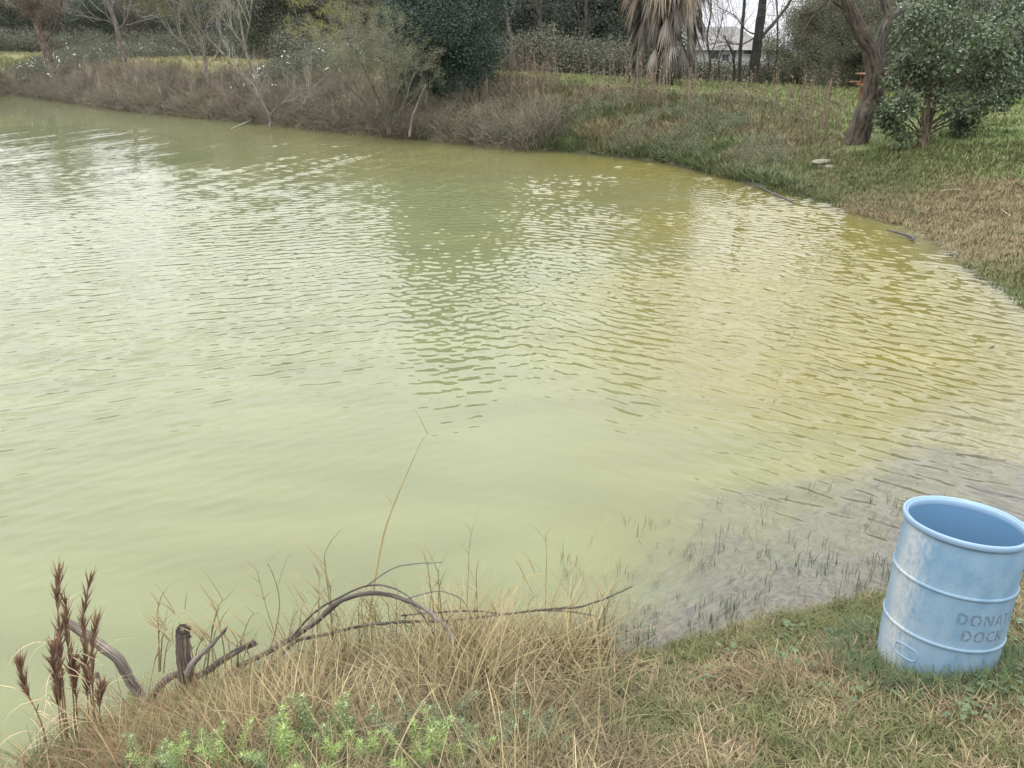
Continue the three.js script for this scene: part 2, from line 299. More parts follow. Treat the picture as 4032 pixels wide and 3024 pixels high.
// leaves in lobes: sample the outer part of ellipsoids, thinned by noise so that gaps open
function lobeLeaves(r, lobes, per, size, tint, dark, holes = 0.0) {
  const out = [];
  for (const [c, rx, ry, rz] of lobes) for (let i = 0; i < per; i++) {
    const d = V(r() * 2 - 1, r() * 2 - 1, r() * 2 - 1); if (d.lengthSq() > 1) { i--; continue; }
    d.normalize().multiplyScalar(0.35 + 0.68 * Math.pow(r(), 0.6)); const p = V(c.x + d.x * rx, c.y + d.y * ry, c.z + d.z * rz);
    if (fbm(p.x * 0.9, p.y * 0.9 + p.z * 0.7, 2, 21) < holes - 0.12 + 0.2 * (r() - 0.5)) continue;
    const t = r(); out.push([p, QR(r), size * (0.7 + 0.6 * r()), mixc(dark, tint, t)]);
  }
  return out;
}
function woodTree(px, py, d, hgt, wid, tint, dark, label, group, o = {}) {
  const r = RNG(Math.round(px * 7 + d * 13)), base = at(px, py, d); base.y = height(base.x, base.z) - 0.05;
  const t = thing(o.name ?? 'evergreen_tree', label, 'tree', base, group), tm = new MB();
  const lean = V((r() - 0.5) * 0.12, 1, (r() - 0.5) * 0.12), top = base.clone().addScaledVector(lean, hgt * 0.8);
  const mid = base.clone().lerp(top, 0.5).add(V((r() - 0.5) * 0.5, 0, (r() - 0.5) * 0.5)), path = smoothPath([base, mid, top], 4);
  tm.tube(path, (x) => (o.trunk ?? 0.13) * (1 - 0.75 * x) + 0.01, o.bark ?? [0.07, 0.06, 0.05], 7, 0.2, px);
  const lobes = [], nl = o.lobes ?? 9, low = o.low ?? 0.12;
  for (let k = 0; k < nl; k++) {
    const f = low + (1 - low) * (k + 0.5) / nl, prof = Math.sin(Math.PI * clamp(0.18 + 0.72 * f)) , a = k * 2.4 + r(), rr = wid * 0.5 * prof * (0.35 + 0.4 * r());
    const c = V(base.x + lean.x * hgt * f + Math.cos(a) * rr, base.y + hgt * f, base.z + lean.z * hgt * f + Math.sin(a) * rr), s = wid * (0.26 + 0.16 * r()) * (0.5 + 0.6 * prof) * (o.small ?? 1);
    lobes.push([c, s, s * (0.7 + 0.35 * r()) * Math.min(1.3, hgt / wid), s]);
    const st = path[Math.min(path.length - 1, Math.floor(f * 0.8 * path.length))]; tm.tube([st, st.clone().lerp(c, 0.55).add(V(0, -0.15, 0)), c], (x) => 0.05 * (1 - 0.7 * x), o.bark ?? [0.07, 0.06, 0.05], 4);
  }
  hang(tm.build('trunk', bark, t), t);
  const L = lobeLeaves(r, lobes, o.per ?? 130, o.size ?? 1.25, tint, dark, o.holes ?? -0.2);
  for (const l of L) l[0].sub(base);
  instanced('crown', o.cluster ?? CL[o.leaf ?? 4], o.cluster ? twig : leafy, L, t);
  if (o.twiggy) instanced('leaves', CL[4], leafy, L.filter((_, i) => i % 2 === 0).map(([p, q, s, c]) => [p, q, 1.1, c]), t);
  return t;
}
const DG = [0.055, 0.075, 0.05], DGd = [0.032, 0.046, 0.032], MG = [0.085, 0.10, 0.06], MGd = [0.05, 0.06, 0.04], GG = [0.14, 0.13, 0.105], GGd = [0.085, 0.082, 0.068];
// the wood behind the lawn, tree by tree from the left
const woodGroup = 'trees of the wood behind the pond';
{
  const WOODL = ['wood tree cut off by the left edge, behind the pale log', 'dark wood tree behind the pale log at the left edge', 'darkest wood tree left of the vine wrapped tree', 'olive wood tree directly behind the vine wrapped tree', 'grey wood tree between the vine wrapped and the bare forked tree', 'low olive wood tree behind the bare forked tree', 'grey green wood tree right of the bare forked tree', 'dark wood tree behind the olive leaved thicket', 'dark tall wood tree behind the many stemmed thicket', 'olive wood tree behind the slender leaning tree', 'dark wood tree right of the slender leaning tree', 'grey wood tree behind the right bramble patch', 'olive wood tree behind the tips of the yellow leaved branches', 'grey wood tree behind the yellow leaved leaning tree', 'dark wood tree between the yellow leaved tree and the big dark tree', 'olive wood tree just right of the big dark waterside tree', 'dark wood tree right of the grey slanting trunk', 'olive wood tree behind the brown trunk in the wood gap', 'dark wood tree midway between big dark tree and palm', 'olive wood tree behind the thin pale trunk left of the palm', 'dark wood tree directly left of the palm skirt', 'olive wood tree hidden behind the palm skirt'];
  const rows = [ // px, depth, height, width, tone
    [-420, 78, 6.5, 8, 1], [-180, 80, 6, 7, 2], [30, 84, 6.2, 7, 0], [210, 86, 5.8, 7, 1], [350, 92, 5.4, 7, 2], [470, 88, 5.6, 6.5, 1], [600, 86, 6.0, 6.5, 2], [720, 82, 8.4, 6.5, 0], [860, 78, 11, 6.5, 1], [985, 74, 10.5, 6, 0],
    [1090, 62, 6.8, 5.5, 0], [1200, 64, 6.4, 6, 2], [1310, 66, 6.4, 6, 1], [1420, 64, 6.8, 6, 2], [1530, 60, 7.4, 6, 0], [1960, 52, 7.4, 5, 1], [2065, 56, 7, 5, 0], [2150, 53, 7.6, 5, 1], [2245, 58, 7.4, 5, 0], [2340, 54, 7.8, 5, 1], [2440, 57, 8.4, 5, 0], [2530, 55, 8.4, 5, 1]];
  for (const [px, d, h, w, k] of rows) woodTree(px, 260, d, h, w, [MG, DG, GG][k], [MGd, DGd, GGd][k], WOODL[rows.findIndex((q) => q[0] === px)], woodGroup, k === 2 ? { per: 60, size: 1.5, holes: -0.3, low: 0.05, lobes: 9, cluster: SPRAYS[2], twiggy: true } : { per: px > 1900 ? 95 : 100, size: 1.35, holes: px > 1900 ? -0.02 : -0.1, low: 0.02, lobes: 10 });
  const r = RNG(5), U = [];
  for (let i = 0; i < 1800; i++) { const px = -260 + 3400 * r(), d = interp([[-200, 75], [500, 79], [1000, 66], [1100, 57], [1900, 48], [2600, 45.5], [3150, 44]], px) + 3 * r(); if (px > 1600 && px < 1760) continue; const p = at(px, 260, d), y = height(p.x, p.z), hh = (px > 2690 ? 0.22 : 1) * (0.7 + 1.5 * clamp(0.5 + fbm(p.x * 0.35, 2, 3, 3))); U.push([V(p.x, y + hh * r(), p.z), QR(r), 1.2 + 0.8 * r(), mixc([0.07, 0.075, 0.055], [0.14, 0.135, 0.095], r())]); }
  tag(instanced('undergrowth', CL[4], leafy, U), 'grey green undergrowth filling the edge of the wood behind the lawn', 'undergrowth', null, 'stuff');
}
// right-hand background trees, thinner, with sky showing through
{
  const b = [0.15, 0.15, 0.085], bd = [0.075, 0.08, 0.05];
  for (const [px, d, h, w, hole, label, tint, dk] of [
    [3130, 44, 3.6, 3.6, -0.05, 'rounded olive shrub right of the dark slanting trunk', b, bd], [3300, 42, 5.2, 4.2, -0.02, 'loose green tree left of the big leaning trunk', b, bd], [3235, 47, 5.6, 3.5, 0.0, 'thin twiggy grey green tree behind the olive shrub', GG, GGd], [3420, 44, 4.0, 3.5, -0.08, 'dark shrub behind the picnic table', MG, MGd],
    [3560, 38, 6.5, 4.4, -0.04, 'tall loose tree behind the right end of the picnic table', [0.125, 0.15, 0.07], [0.06, 0.075, 0.04]], [3760, 36, 7.5, 5, -0.05, 'tall green tree behind the small broad leaved tree', [0.125, 0.15, 0.07], [0.06, 0.075, 0.04]], [3950, 35, 7.5, 5, -0.05, 'tall green tree at the right edge of the lawn', [0.12, 0.155, 0.065], [0.06, 0.075, 0.04]], [4170, 33, 8, 5.5, -0.1, 'tall green tree cut off by the right edge of the view', MG, MGd], [3650, 41, 3.4, 4.5, -0.2, 'low dark hedge like shrub under the tall right trees', DG, DGd], [3860, 39, 3.2, 4.5, -0.2, 'low dark shrub at the foot of the tall right trees', DG, DGd], [4050, 37, 3.0, 4.5, -0.2, 'low dark shrub at the far right edge of the lawn', DG, DGd]])
    woodTree(px, 340, d, h, w, tint, dk, label, null, { name: h < 4.2 ? 'shrub' : 'leafy_tree', per: 68, size: 0.9, holes: hole + 0.05, low: h < 4.2 ? 0.02 : 0.1, lobes: 9, trunk: 0.09 });
}
// the dark evergreen by the water
{
  const p = G(1710, 395), t = woodTree(1740, 395, -p.z, 7.8, 5.6, [0.045, 0.08, 0.052], [0.022, 0.045, 0.032], 'big dense dark green tree at the water edge in mid view', null, { per: 165, size: 1.1, holes: -0.05, low: 0.04, lobes: 26, trunk: 0.2, leaf: 4, small: 0.66 });
}
// bare and half bare trees on the far bank, each drawn along its trunk
function limb(m, d, pts, w0, w1, col, n = 4, sides = 8, zig = 0, seed = 1) {
  const r = RNG(seed), P = pts.map(([x, y, dd]) => at(x, y, d + (dd ?? 0))); const path = smoothPath(P, n).map((p) => p.add(V((r() - 0.5) * zig, 0, (r() - 0.5) * zig)));
  const s = mpp(d) / 2; m.tube(path, (x) => mix(w0, w1, x) * s, col, sides, 0.22, seed); return path;
}
function bareTree(name, label, d, limbs, o = {}) {
  const base = at(limbs[0].pts[0][0], limbs[0].pts[0][1], d), t = thing(name, label, 'tree', base), r = RNG(o.seed ?? 3); let tips = [];
  limbs.forEach((l, i) => {
    const m = new MB(), tm = new MB(), path = limb(tm, d, l.pts, l.w0, l.w1, l.col ?? o.col, 4, i ? 6 : 10, 0.02, i + 3), own = hang(tm.build(i ? 'limb' : 'trunk', bark, t), t);
    const k = l.twigs ?? 5; for (let j = 0; j < k; j++) { const f = 0.3 + 0.7 * (j + r()) / k, q = path[Math.min(path.length - 1, Math.floor(f * path.length))], T = V().subVectors(path[path.length - 1], path[0]).normalize(); tips.push(...grow(m, r, q, T.add(V((r() - 0.5) * 1.7, (r() - 0.2) * 0.9, (r() - 0.5) * 1.7)), (o.len ?? 1.4) * (0.6 + 0.6 * r()), (o.rad ?? 0.02), o.lev ?? 2, l.col ?? o.col, o)); }
    if (m.p.length) { const tw = hang(m.build('twigs', twig, t), t); tw.userData.kind = 'stuff'; own.add(tw); }
  });
  if (o.leaves) { const L = []; for (const q of tips) if (r() < o.leaves) L.push([q.clone().sub(base).add(V((r() - 0.5) * 0.2, (r() - 0.5) * 0.2, (r() - 0.5) * 0.2)), QR(r), o.lsize * (0.6 + 0.8 * r()), mixc(o.ldark ?? o.ltint, o.ltint, r())]); if (L.length) instanced('foliage', CL[o.leaf ?? 0], leafy, L, t); }
  return t;
}
const PALE = [0.27, 0.245, 0.215], GREYB = [0.17, 0.15, 0.135], REDB = [0.15, 0.115, 0.10];
bareTree('vine_covered_tree', 'vine wrapped brown tree leaning at the far left of the bank', 58, [{ pts: [[196, 245], [180, 190], [150, 110], [122, 10], [100, -120]], w0: 30, w1: 18, twigs: 24 }, { pts: [[150, 100], [85, 40], [20, 20], [-40, -10]], w0: 10, w1: 4, twigs: 6 }, { pts: [[172, 170], [215, 110], [240, 30], [250, -60]], w0: 9, w1: 4, twigs: 8 }], { col: REDB, len: 1.9, rad: 0.022, lev: 2, kids: 3, seed: 31, leaves: 0.5, lsize: 0.7, ltint: [0.12, 0.085, 0.065] });
bareTree('bare_tree', 'bare grey tree with forked pale branches above the flowering brambles', 56, [{ pts: [[491, 243], [474, 180], [460, 110], [443, 60], [412, -20], [395, -120]], w0: 20, w1: 9, twigs: 4 }, { pts: [[452, 90], [432, 75], [409, 50]], w0: 7, w1: 3, twigs: 2 }, { pts: [[495, 100], [530, 92], [560, 68], [590, 62]], w0: 6, w1: 2, twigs: 3 }, { pts: [[462, 118], [480, 104], [500, 70], [520, 10], [530, -60]], w0: 8, w1: 3, twigs: 5 }, { pts: [[455, 95], [400, 78], [360, 90]], w0: 5, w1: 2, twigs: 3 }], { col: GREYB, len: 1.5, rad: 0.02, lev: 2, seed: 41 });
bareTree('sapling', 'thin pale leaning sapling rising from the brown brush at left', 46, [{ pts: [[645, 440], [635, 375], [618, 300], [603, 245]], w0: 7, w1: 3, twigs: 2 }], { col: PALE, len: 0.7, rad: 0.01, lev: 1, seed: 51 });
bareTree('thicket_tree', 'leafless many stemmed tree leaning left, pale twigs and olive leaves', 46, [{ pts: [[822, 335], [806, 250], [798, 160], [740, 60], [715, -30]], w0: 14, w1: 5, twigs: 8 }, { pts: [[880, 215], [820, 150], [770, 90], [730, 20]], w0: 9, w1: 4, twigs: 8 }, { pts: [[770, 240], [725, 160], [690, 60], [670, -30]], w0: 9, w1: 4, twigs: 9 }, { pts: [[850, 230], [872, 150], [860, 80], [900, 0]], w0: 8, w1: 3, twigs: 8 }, { pts: [[770, 190], [715, 165], [650, 90]], w0: 6, w1: 3, twigs: 5 }], { col: PALE, len: 1.5, rad: 0.015, lev: 2, seed: 61, leaves: 0.4, lsize: 0.55, ltint: [0.14, 0.14, 0.05], ldark: [0.07, 0.075, 0.03] });
bareTree('slender_tree', 'slender pale bare tree leaning left beside the many stemmed tree', 43, [{ pts: [[1012, 310], [975, 225], [955, 130], [940, 40], [930, -60]], w0: 12, w1: 5, twigs: 5 }, { pts: [[962, 190], [985, 80], [990, 0]], w0: 6, w1: 3, twigs: 4 }, { pts: [[970, 210], [930, 140], [905, 100]], w0: 5, w1: 2, twigs: 4 }], { col: PALE, len: 1.3, rad: 0.014, lev: 2, seed: 71 });
bareTree('dead_shrub', 'dead twiggy shrub standing in the water at the far bank', 36, [{ pts: [[1063, 503], [1063, 470], [1060, 450]], w0: 9, w1: 7, twigs: 1 }, { pts: [[1062, 455], [1010, 375], [960, 300], [905, 225]], w0: 7, w1: 2, twigs: 7 }, { pts: [[1062, 455], [1090, 420], [1130, 400], [1190, 410]], w0: 5, w1: 2, twigs: 5 }, { pts: [[1063, 470], [1035, 430], [1020, 400]], w0: 4, w1: 2, twigs: 3 }], { col: PALE, len: 0.8, rad: 0.009, lev: 2, seed: 81 });
bareTree('leaning_tree', 'leaning half bare tree with sparse yellow green leaves', 38, [{ pts: [[1563, 295], [1545, 240], [1495, 160], [1462, 90], [1440, 40], [1420, -60]], w0: 21, w1: 8, twigs: 6 }, { pts: [[1475, 120], [1430, 78], [1370, 60], [1310, 65]], w0: 8, w1: 2, twigs: 8 }, { pts: [[1445, 50], [1400, 30], [1350, -20], [1320, -40]], w0: 8, w1: 2, twigs: 8 }, { pts: [[1500, 165], [1410, 150], [1330, 150], [1260, 120]], w0: 6, w1: 2, twigs: 9 }, { pts: [[1470, 90], [1500, 40], [1515, -30]], w0: 6, w1: 2, twigs: 5 }], { col: [0.15, 0.14, 0.11], len: 1.0, rad: 0.013, lev: 2, seed: 91, leaves: 0.13, lsize: 0.36, ltint: [0.30, 0.30, 0.035], ldark: [0.16, 0.17, 0.04] });
bareTree('bare_bush', 'grey green leafless bush fanning out from the water edge', 32, [{ pts: [[1530, 528], [1520, 470], [1490, 390], [1440, 290], [1400, 200]], w0: 10, w1: 3, twigs: 14 }, { pts: [[1535, 525], [1540, 430], [1530, 330], [1510, 240]], w0: 9, w1: 3, twigs: 14 }, { pts: [[1525, 500], [1450, 420], [1380, 350], [1330, 300]], w0: 7, w1: 2, twigs: 12 }, { pts: [[1540, 500], [1590, 420], [1600, 340]], w0: 6, w1: 2, twigs: 9 }], { col: [0.13, 0.125, 0.09], len: 1.1, rad: 0.01, lev: 2, kids: 3, seed: 101, leaves: 0.5, lsize: 0.3, ltint: [0.15, 0.15, 0.08] });
bareTree('leaning_pole', 'pale dead pole leaning out of the water below the dark tree', 31, [{ pts: [[1612, 537], [1622, 470], [1648, 400], [1676, 335]], w0: 10, w1: 5, twigs: 0 }], { col: PALE, seed: 5 }).userData.category = 'dead trunk';
bareTree('grey_trunk_tree', 'grey slanting bare trunk at the edge of the wood', 46, [{ pts: [[2024, 265], [2018, 200], [2003, 110], [1990, 20], [1980, -100]], w0: 14, w1: 9, twigs: 3 }], { col: GREYB, len: 1.6, rad: 0.02, lev: 2, seed: 111 });
bareTree('dark_trunk_tree', 'straight dark trunk slanting in front of the white house', 40, [{ pts: [[2962, 322], [2975, 220], [2990, 110], [3004, 0], [3018, -200], [3026, -420]], w0: 38, w1: 16, twigs: 9, col: [0.035, 0.03, 0.027] }, { pts: [[2995, 150], [3030, 110], [3080, 50], [3120, -10], [3150, -60]], w0: 14, w1: 7, twigs: 7 }, { pts: [[2990, 140], [2940, 120], [2890, 60], [2830, 30]], w0: 6, w1: 2, twigs: 8 }, { pts: [[2975, 145], [2920, 175], [2850, 165], [2760, 185]], w0: 6, w1: 2, twigs: 8 }], { col: [0.10, 0.09, 0.078], len: 1.2, rad: 0.014, lev: 2, lift: -0.03, seed: 121 });
bareTree('thin_bare_tree', 'thin dark bare tree directly left of the dark slanting trunk', 42, [{ pts: [[2912, 320], [2914, 220], [2922, 110], [2932, 0], [2936, -100]], w0: 13, w1: 8, twigs: 10 }], { col: [0.075, 0.065, 0.06], len: 1.1, rad: 0.011, lev: 2, seed: 131 });
bareTree('thin_bare_tree', 'low twiggy bare tree in front of the white house windows', 43, [{ pts: [[2888, 315], [2892, 270], [2880, 200], [2850, 140]], w0: 10, w1: 4, twigs: 12 }, { pts: [[2835, 310], [2830, 250], [2845, 190]], w0: 7, w1: 3, twigs: 8 }], { col: [0.08, 0.07, 0.062], len: 1.2, rad: 0.011, lev: 2, seed: 141 });
bareTree('thin_bare_tree', 'thin bare tree in the gap right of the dark trunk', 44, [{ pts: [[3052, 330], [3056, 250], [3062, 120], [3058, 0], [3055, -90]], w0: 8, w1: 4, twigs: 10 }, { pts: [[3020, 325], [3026, 260], [3018, 200]], w0: 6, w1: 3, twigs: 5 }], { col: [0.08, 0.07, 0.062], len: 1.1, rad: 0.01, lev: 2, seed: 151 });
bareTree('thin_bare_tree', 'thin forked bare tree beside the palm in front of the house roof', 44, [{ pts: [[2790, 320], [2796, 240], [2784, 150], [2800, 40], [2790, -60]], w0: 8, w1: 4, twigs: 12 }, { pts: [[2794, 230], [2830, 130], [2850, 40]], w0: 5, w1: 2, twigs: 8 }], { col: [0.10, 0.09, 0.08], len: 1.3, rad: 0.011, lev: 2, seed: 152 });
for (const [i, px] of [2300, 2120, 2470, 1850].entries()) bareTree('wood_trunk', ['thin pale trunk in front of the dark wood', 'thin brown trunk left in the dark wood gap', 'brown trunk of the wood beside the palm', 'thin trunk right of the big dark tree'][i], 48, [{ pts: [[px, 285], [px - 6, 200], [px + 8, 100], [px + 4, -60]], w0: 9, w1: 6, twigs: 7 }], { col: [0.10, 0.085, 0.075], len: 1.3, rad: 0.012, lev: 2, seed: 200 + i });

// the big leaning tree on the right bank
{
  const d = -G(3369, 560).z, brown = [0.085, 0.068, 0.055];
  bareTree('leaning_willow', 'big leaning rough barked tree curving up from the right bank', d, [
    { pts: [[3362, 572], [3376, 530], [3401, 466], [3430, 400], [3441, 330], [3442, 270], [3429, 210], [3401, 150], [3373, 93], [3336, 0], [3290, -130], [3270, -300], [3300, -480]], w0: 88, w1: 22, twigs: 12 },
    { pts: [[3446, 232], [3458, 170], [3482, 112], [3500, 60], [3480, 0], [3470, -130], [3500, -300], [3540, -470]], w0: 44, w1: 14, twigs: 14, col: [0.13, 0.12, 0.105] },
    { pts: [[3494, 108], [3520, 66], [3560, 40], [3610, 32], [3680, 45], [3720, 80]], w0: 20, w1: 8, twigs: 5, col: [0.16, 0.15, 0.135] },
    { pts: [[3500, 105], [3560, 96], [3640, 78], [3730, 72], [3820, 96], [3920, 90], [3980, 100]], w0: 11, w1: 4, twigs: 9, col: [0.23, 0.22, 0.20] },
    { pts: [[3575, 105], [3560, 130], [3568, 170], [3560, 230]], w0: 6, w1: 3, twigs: 3, col: [0.2, 0.19, 0.17] },
    { pts: [[3684, 75], [3700, 120], [3722, 178]], w0: 6, w1: 3, twigs: 2, col: [0.23, 0.22, 0.20] },
    { pts: [[3640, 80], [3700, 105], [3790, 115], [3880, 108]], w0: 6, w1: 2, twigs: 5, col: [0.23, 0.22, 0.20] },
    { pts: [[3355, 60], [3290, 10], [3255, -20], [3200, -60]], w0: 12, w1: 5, twigs: 5 },
    { pts: [[3260, 0], [3225, 35], [3190, 52], [3150, 60], [3165, 75]], w0: 9, w1: 4, twigs: 5 },
    { pts: [[3424, 235], [3360, 125], [3325, 60]], w0: 6, w1: 2, twigs: 4 }], { col: brown, len: 0.8, rad: 0.009, lev: 2, lift: -0.02, seed: 161 });
}
// the small broad leaved tree beside it
{
  const b = G(3627, 584), d = -b.z, t = thing('broadleaf_tree', 'small broad leaved tree with drooping leafy branches right of the leaning tree', 'tree', b), m = new MB(), r = RNG(171), col = [0.16, 0.12, 0.085];
  const P = (x, y, dz = 0) => at(x, y, d + dz), trunkPath = limb(m, d, [[3624, 588], [3632, 540], [3645, 460], [3656, 370], [3665, 250], [3680, 120], [3690, -40]], 36, 12, col, 4, 8, 0, 5);
  limb(m, d, [[3650, 560], [3665, 480], [3680, 400], [3720, 300]], 16, 8, col, 4, 6, 0, 6);
  const lobes = []; const LB = [[3555, 300, 42, 50], [3505, 440, 30, 26], [3555, 415, 36, 28], [3495, 470, 26, 18], [3585, 360, 45, 38], [3650, 300, 55, 50], [3735, 395, 60, 32], [3805, 435, 46, 26], [3735, 455, 40, 22], [3870, 405, 50, 28], [3720, 220, 70, 45], [3600, 230, 45, 36], [3830, 320, 62, 40], [3935, 395, 44, 24], [3975, 425, 30, 20], [3680, 430, 34, 26], [3555, 540, 20, 10], [3785, 495, 20, 10], [3680, 60, 90, 60], [3840, 120, 80, 55], [3610, 110, 50, 50], [3950, 250, 66, 55], [3960, 60, 70, 60], [3900, 190, 50, 40], [3780, -40, 110, 60], [4010, 340, 44, 36]];
  for (const [x, y, rx, ry] of LB) { const c = P(x, y, (r() - 0.5) * 1.6), s = mpp(d); lobes.push([c, rx * s, ry * s, rx * s]); const st = trunkPath[Math.min(trunkPath.length - 1, Math.max(3, Math.floor(trunkPath.length * clamp((560 - y) / 640))))]; m.tube(smoothPath([st, st.clone().lerp(c, 0.5).add(V(0, 0.15, 0)), c], 3), (x2) => 0.03 * (1 - 0.8 * x2), col, 4); }
  hang(m.build('trunk', bark, t), t);
  const L = []; for (const l of lobes) L.push(...lobeLeaves(r, [l], Math.round(22 + 42 * l[1] * l[2]), 0.46, [0.085, 0.12, 0.045], [0.04, 0.06, 0.028], 0.05)); for (const l of L) l[0].sub(b);
  instanced('crown', CL[2], leafy, L, t);
}
// the palm with its skirt of dead fronds
{
  const d = 38, b = at(2608, 345, d); b.y = height(b.x, b.z) - 0.05; const t = thing('palm_tree', 'palm tree wearing a thick skirt of dead grey fronds', 'palm', b), r = RNG(181);
  const tm = new MB(), top = V(b.x - 0.1, b.y + 7.9, b.z); tm.tube(smoothPath([b, V(b.x + 0.06, b.y + 3, b.z), top], 6), (x) => 0.46 - 0.16 * x, [0.05, 0.042, 0.036], 14, 0.2, 4); hang(tm.build('trunk', bark, t), t);
  const fan = (m, p, outDir, droop, L, col) => {                     // stalk, then a fan of folded strips that hang
    const S = V().crossVectors(outDir, V(0, 1, 0)).normalize(), q = p.clone().addScaledVector(outDir, L * 0.35).add(V(0, -L * 0.4 * droop, 0));
    m.tube([p, p.clone().addScaledVector(outDir, L * 0.22).add(V(0, -L * 0.12 * droop, 0)), q], [0.02, 0.016, 0.012], [col[0] * 0.8, col[1] * 0.8, col[2] * 0.8], 4);
    const dn = outDir.clone().multiplyScalar(1 - droop * 0.86).add(V(0, -droop, 0)).normalize();
    for (let k = -7; k <= 7; k++) { const a = k / 7, sp = dn.clone().addScaledVector(S, a * (0.55 - 0.22 * droop + 0.12 * r())).normalize(), l = L * (0.75 - 0.2 * Math.abs(a)) * (0.75 + 0.4 * r()), c = 0.6 + 0.7 * r(); const mid = q.clone().addScaledVector(sp, l * 0.5), e = mid.clone().addScaledVector(sp.clone().add(V((r() - 0.5) * 0.25, -0.5 * droop, (r() - 0.5) * 0.2)).normalize(), l * 0.55); m.blade([q, mid, e], (x) => 0.06 * (0.5 + x) * (1 - x * x * 0.9), S.clone().addScaledVector(outDir, a * 0.8).normalize(), [col[0] * c, col[1] * c, col[2] * c]); }
  };
  const fronds = (name, n, y0, y1, f) => { for (let i = 0; i < n; i++) { const m = new MB(), a = i * 2.39996 + r() * 0.5, y = mix(y0, y1, (i + r()) / n), o = V(Math.cos(a), 0, Math.sin(a)); f(m, V(b.x + o.x * 0.6, b.y + y, b.z + o.z * 0.6), o, r); hang(m.build(name, straw, t), t); } };
  fronds('dead_frond', 120, 1.75, 5.6, (m, p, o) => { const g = r(), c = mixc([0.075, 0.062, 0.053], [0.28, 0.25, 0.222], g * g); fan(m, p, o, 0.74 + 0.24 * r(), 1.3 + 0.75 * r(), c); });
  fronds('dead_frond', 54, 4.6, 7.2, (m, p, o) => { const g = r(), c = mixc([0.14, 0.105, 0.07], [0.26, 0.21, 0.14], g); fan(m, p, o, 0.6 + 0.25 * r(), 2.3, c); });
  fronds('green_frond', 34, 7.0, 8.0, (m, p, o) => { fan(m, p, o, -0.35 + 0.75 * r(), 2.2, [0.07, 0.095, 0.03]); });
}

// ------------------------------------------------------------------ house, picnic table
{
  const d = 76, s = mpp(d), z = -d, X = (px, py = 200) => at(px, py, d).x, Y = (py) => at(2016, py, d).y;
  const white = new THREE.MeshStandardMaterial({ color: new THREE.Color(0.35, 0.36, 0.385), roughness: 0.8 }), roofM = new THREE.MeshStandardMaterial({ color: new THREE.Color(0.17, 0.165, 0.165), roughness: 0.9, map: grain(256, (u, v) => { const a = 0.85 + 0.4 * tileNoise(u, v, 40, 4) - (v * 16 % 1 < 0.15 ? 0.15 : 0); return [a, a, a]; }) }), dark = new THREE.MeshStandardMaterial({ color: new THREE.Color(0.03, 0.035, 0.045), roughness: 0.15 });
  const t = thing('white_house', 'white single storey house with grey hipped roof behind the palm', 'house', V(X(2850), 0.6, z));
  const box = (name, x0, x1, y0, y1, z0, z1, mat, par = t) => { const g = new THREE.BoxGeometry(x1 - x0, y1 - y0, z1 - z0); g.translate((x0 + x1) / 2 - t.position.x, (y0 + y1) / 2 - t.position.y, (z0 + z1) / 2 - t.position.z); const o = new THREE.Mesh(g, mat); o.name = name; o.castShadow = o.receiveShadow = true; par.add(o); return o; };
  const ridge = Y(101), eave = Y(190), x0 = X(2560), xr = X(2935), x1 = X(3000), D = 4;
  const wall = box('wall', x0 + 0.3, x1 - 0.3, 0.5, eave + 0.02, z - 2 * D + 0.3, z, white);
  for (const [a, b2, c, e] of [[2796, 2832, 200, 233], [2845, 2872, 214, 240], [2886, 2898, 200, 240], [2930, 2958, 195, 213], [2690, 2740, 205, 240]]) { const w = box('window', X(a), X(b2), Y(e), Y(c), z - 0.05, z + 0.03, dark); box('window_frame', X(a) - 0.06, X(b2) + 0.06, Y(e) - 0.08, Y(e), z - 0.04, z + 0.06, white, w); }
  const hip = (name, xa, xb, ra, rb, ye, yr, zf, zb) => { const m = new MB(), zm = (zf + zb) / 2, q = [V(xa, ye, zf), V(xb, ye, zf), V(xb, ye, zb), V(xa, ye, zb), V(ra, yr, zm), V(rb, yr, zm)]; const g = new THREE.BufferGeometry(), tri = [[0, 1, 5], [0, 5, 4], [1, 2, 5], [2, 3, 4], [2, 4, 5], [3, 0, 4], [0, 2, 1], [0, 3, 2]], p = [], uv = []; for (const f of tri) for (const k of f) { p.push(q[k].x - t.position.x, q[k].y - t.position.y, q[k].z - t.position.z); uv.push(q[k].x * 0.3, q[k].z * 0.3); } g.setAttribute('position', new THREE.Float32BufferAttribute(p, 3)); g.setAttribute('uv', new THREE.Float32BufferAttribute(uv, 2)); g.computeVertexNormals(); const o = new THREE.Mesh(g, roofM); o.name = name; o.castShadow = o.receiveShadow = true; t.add(o); return o; };
  hip('roof', x0, x1 + 0.5, x0 + 3.5, xr, eave, ridge, z + 0.55, z - 2 * D);
  box('fascia', x0, x1 + 0.5, eave - 0.14, eave - 0.004, z + 0.5, z + 0.56, white);
  const wing = box('wing_wall', X(2962), X(3055), 0.5, Y(196), z - 3.2, z + 1.6, white); hip('wing_roof', X(2955), X(3068), X(2985), X(3030), Y(194), Y(160), z + 2, z - 3.6);
  box('porch_post', X(2958), X(2964), 0.5, eave, z + 0.3, z + 0.44, white);
}
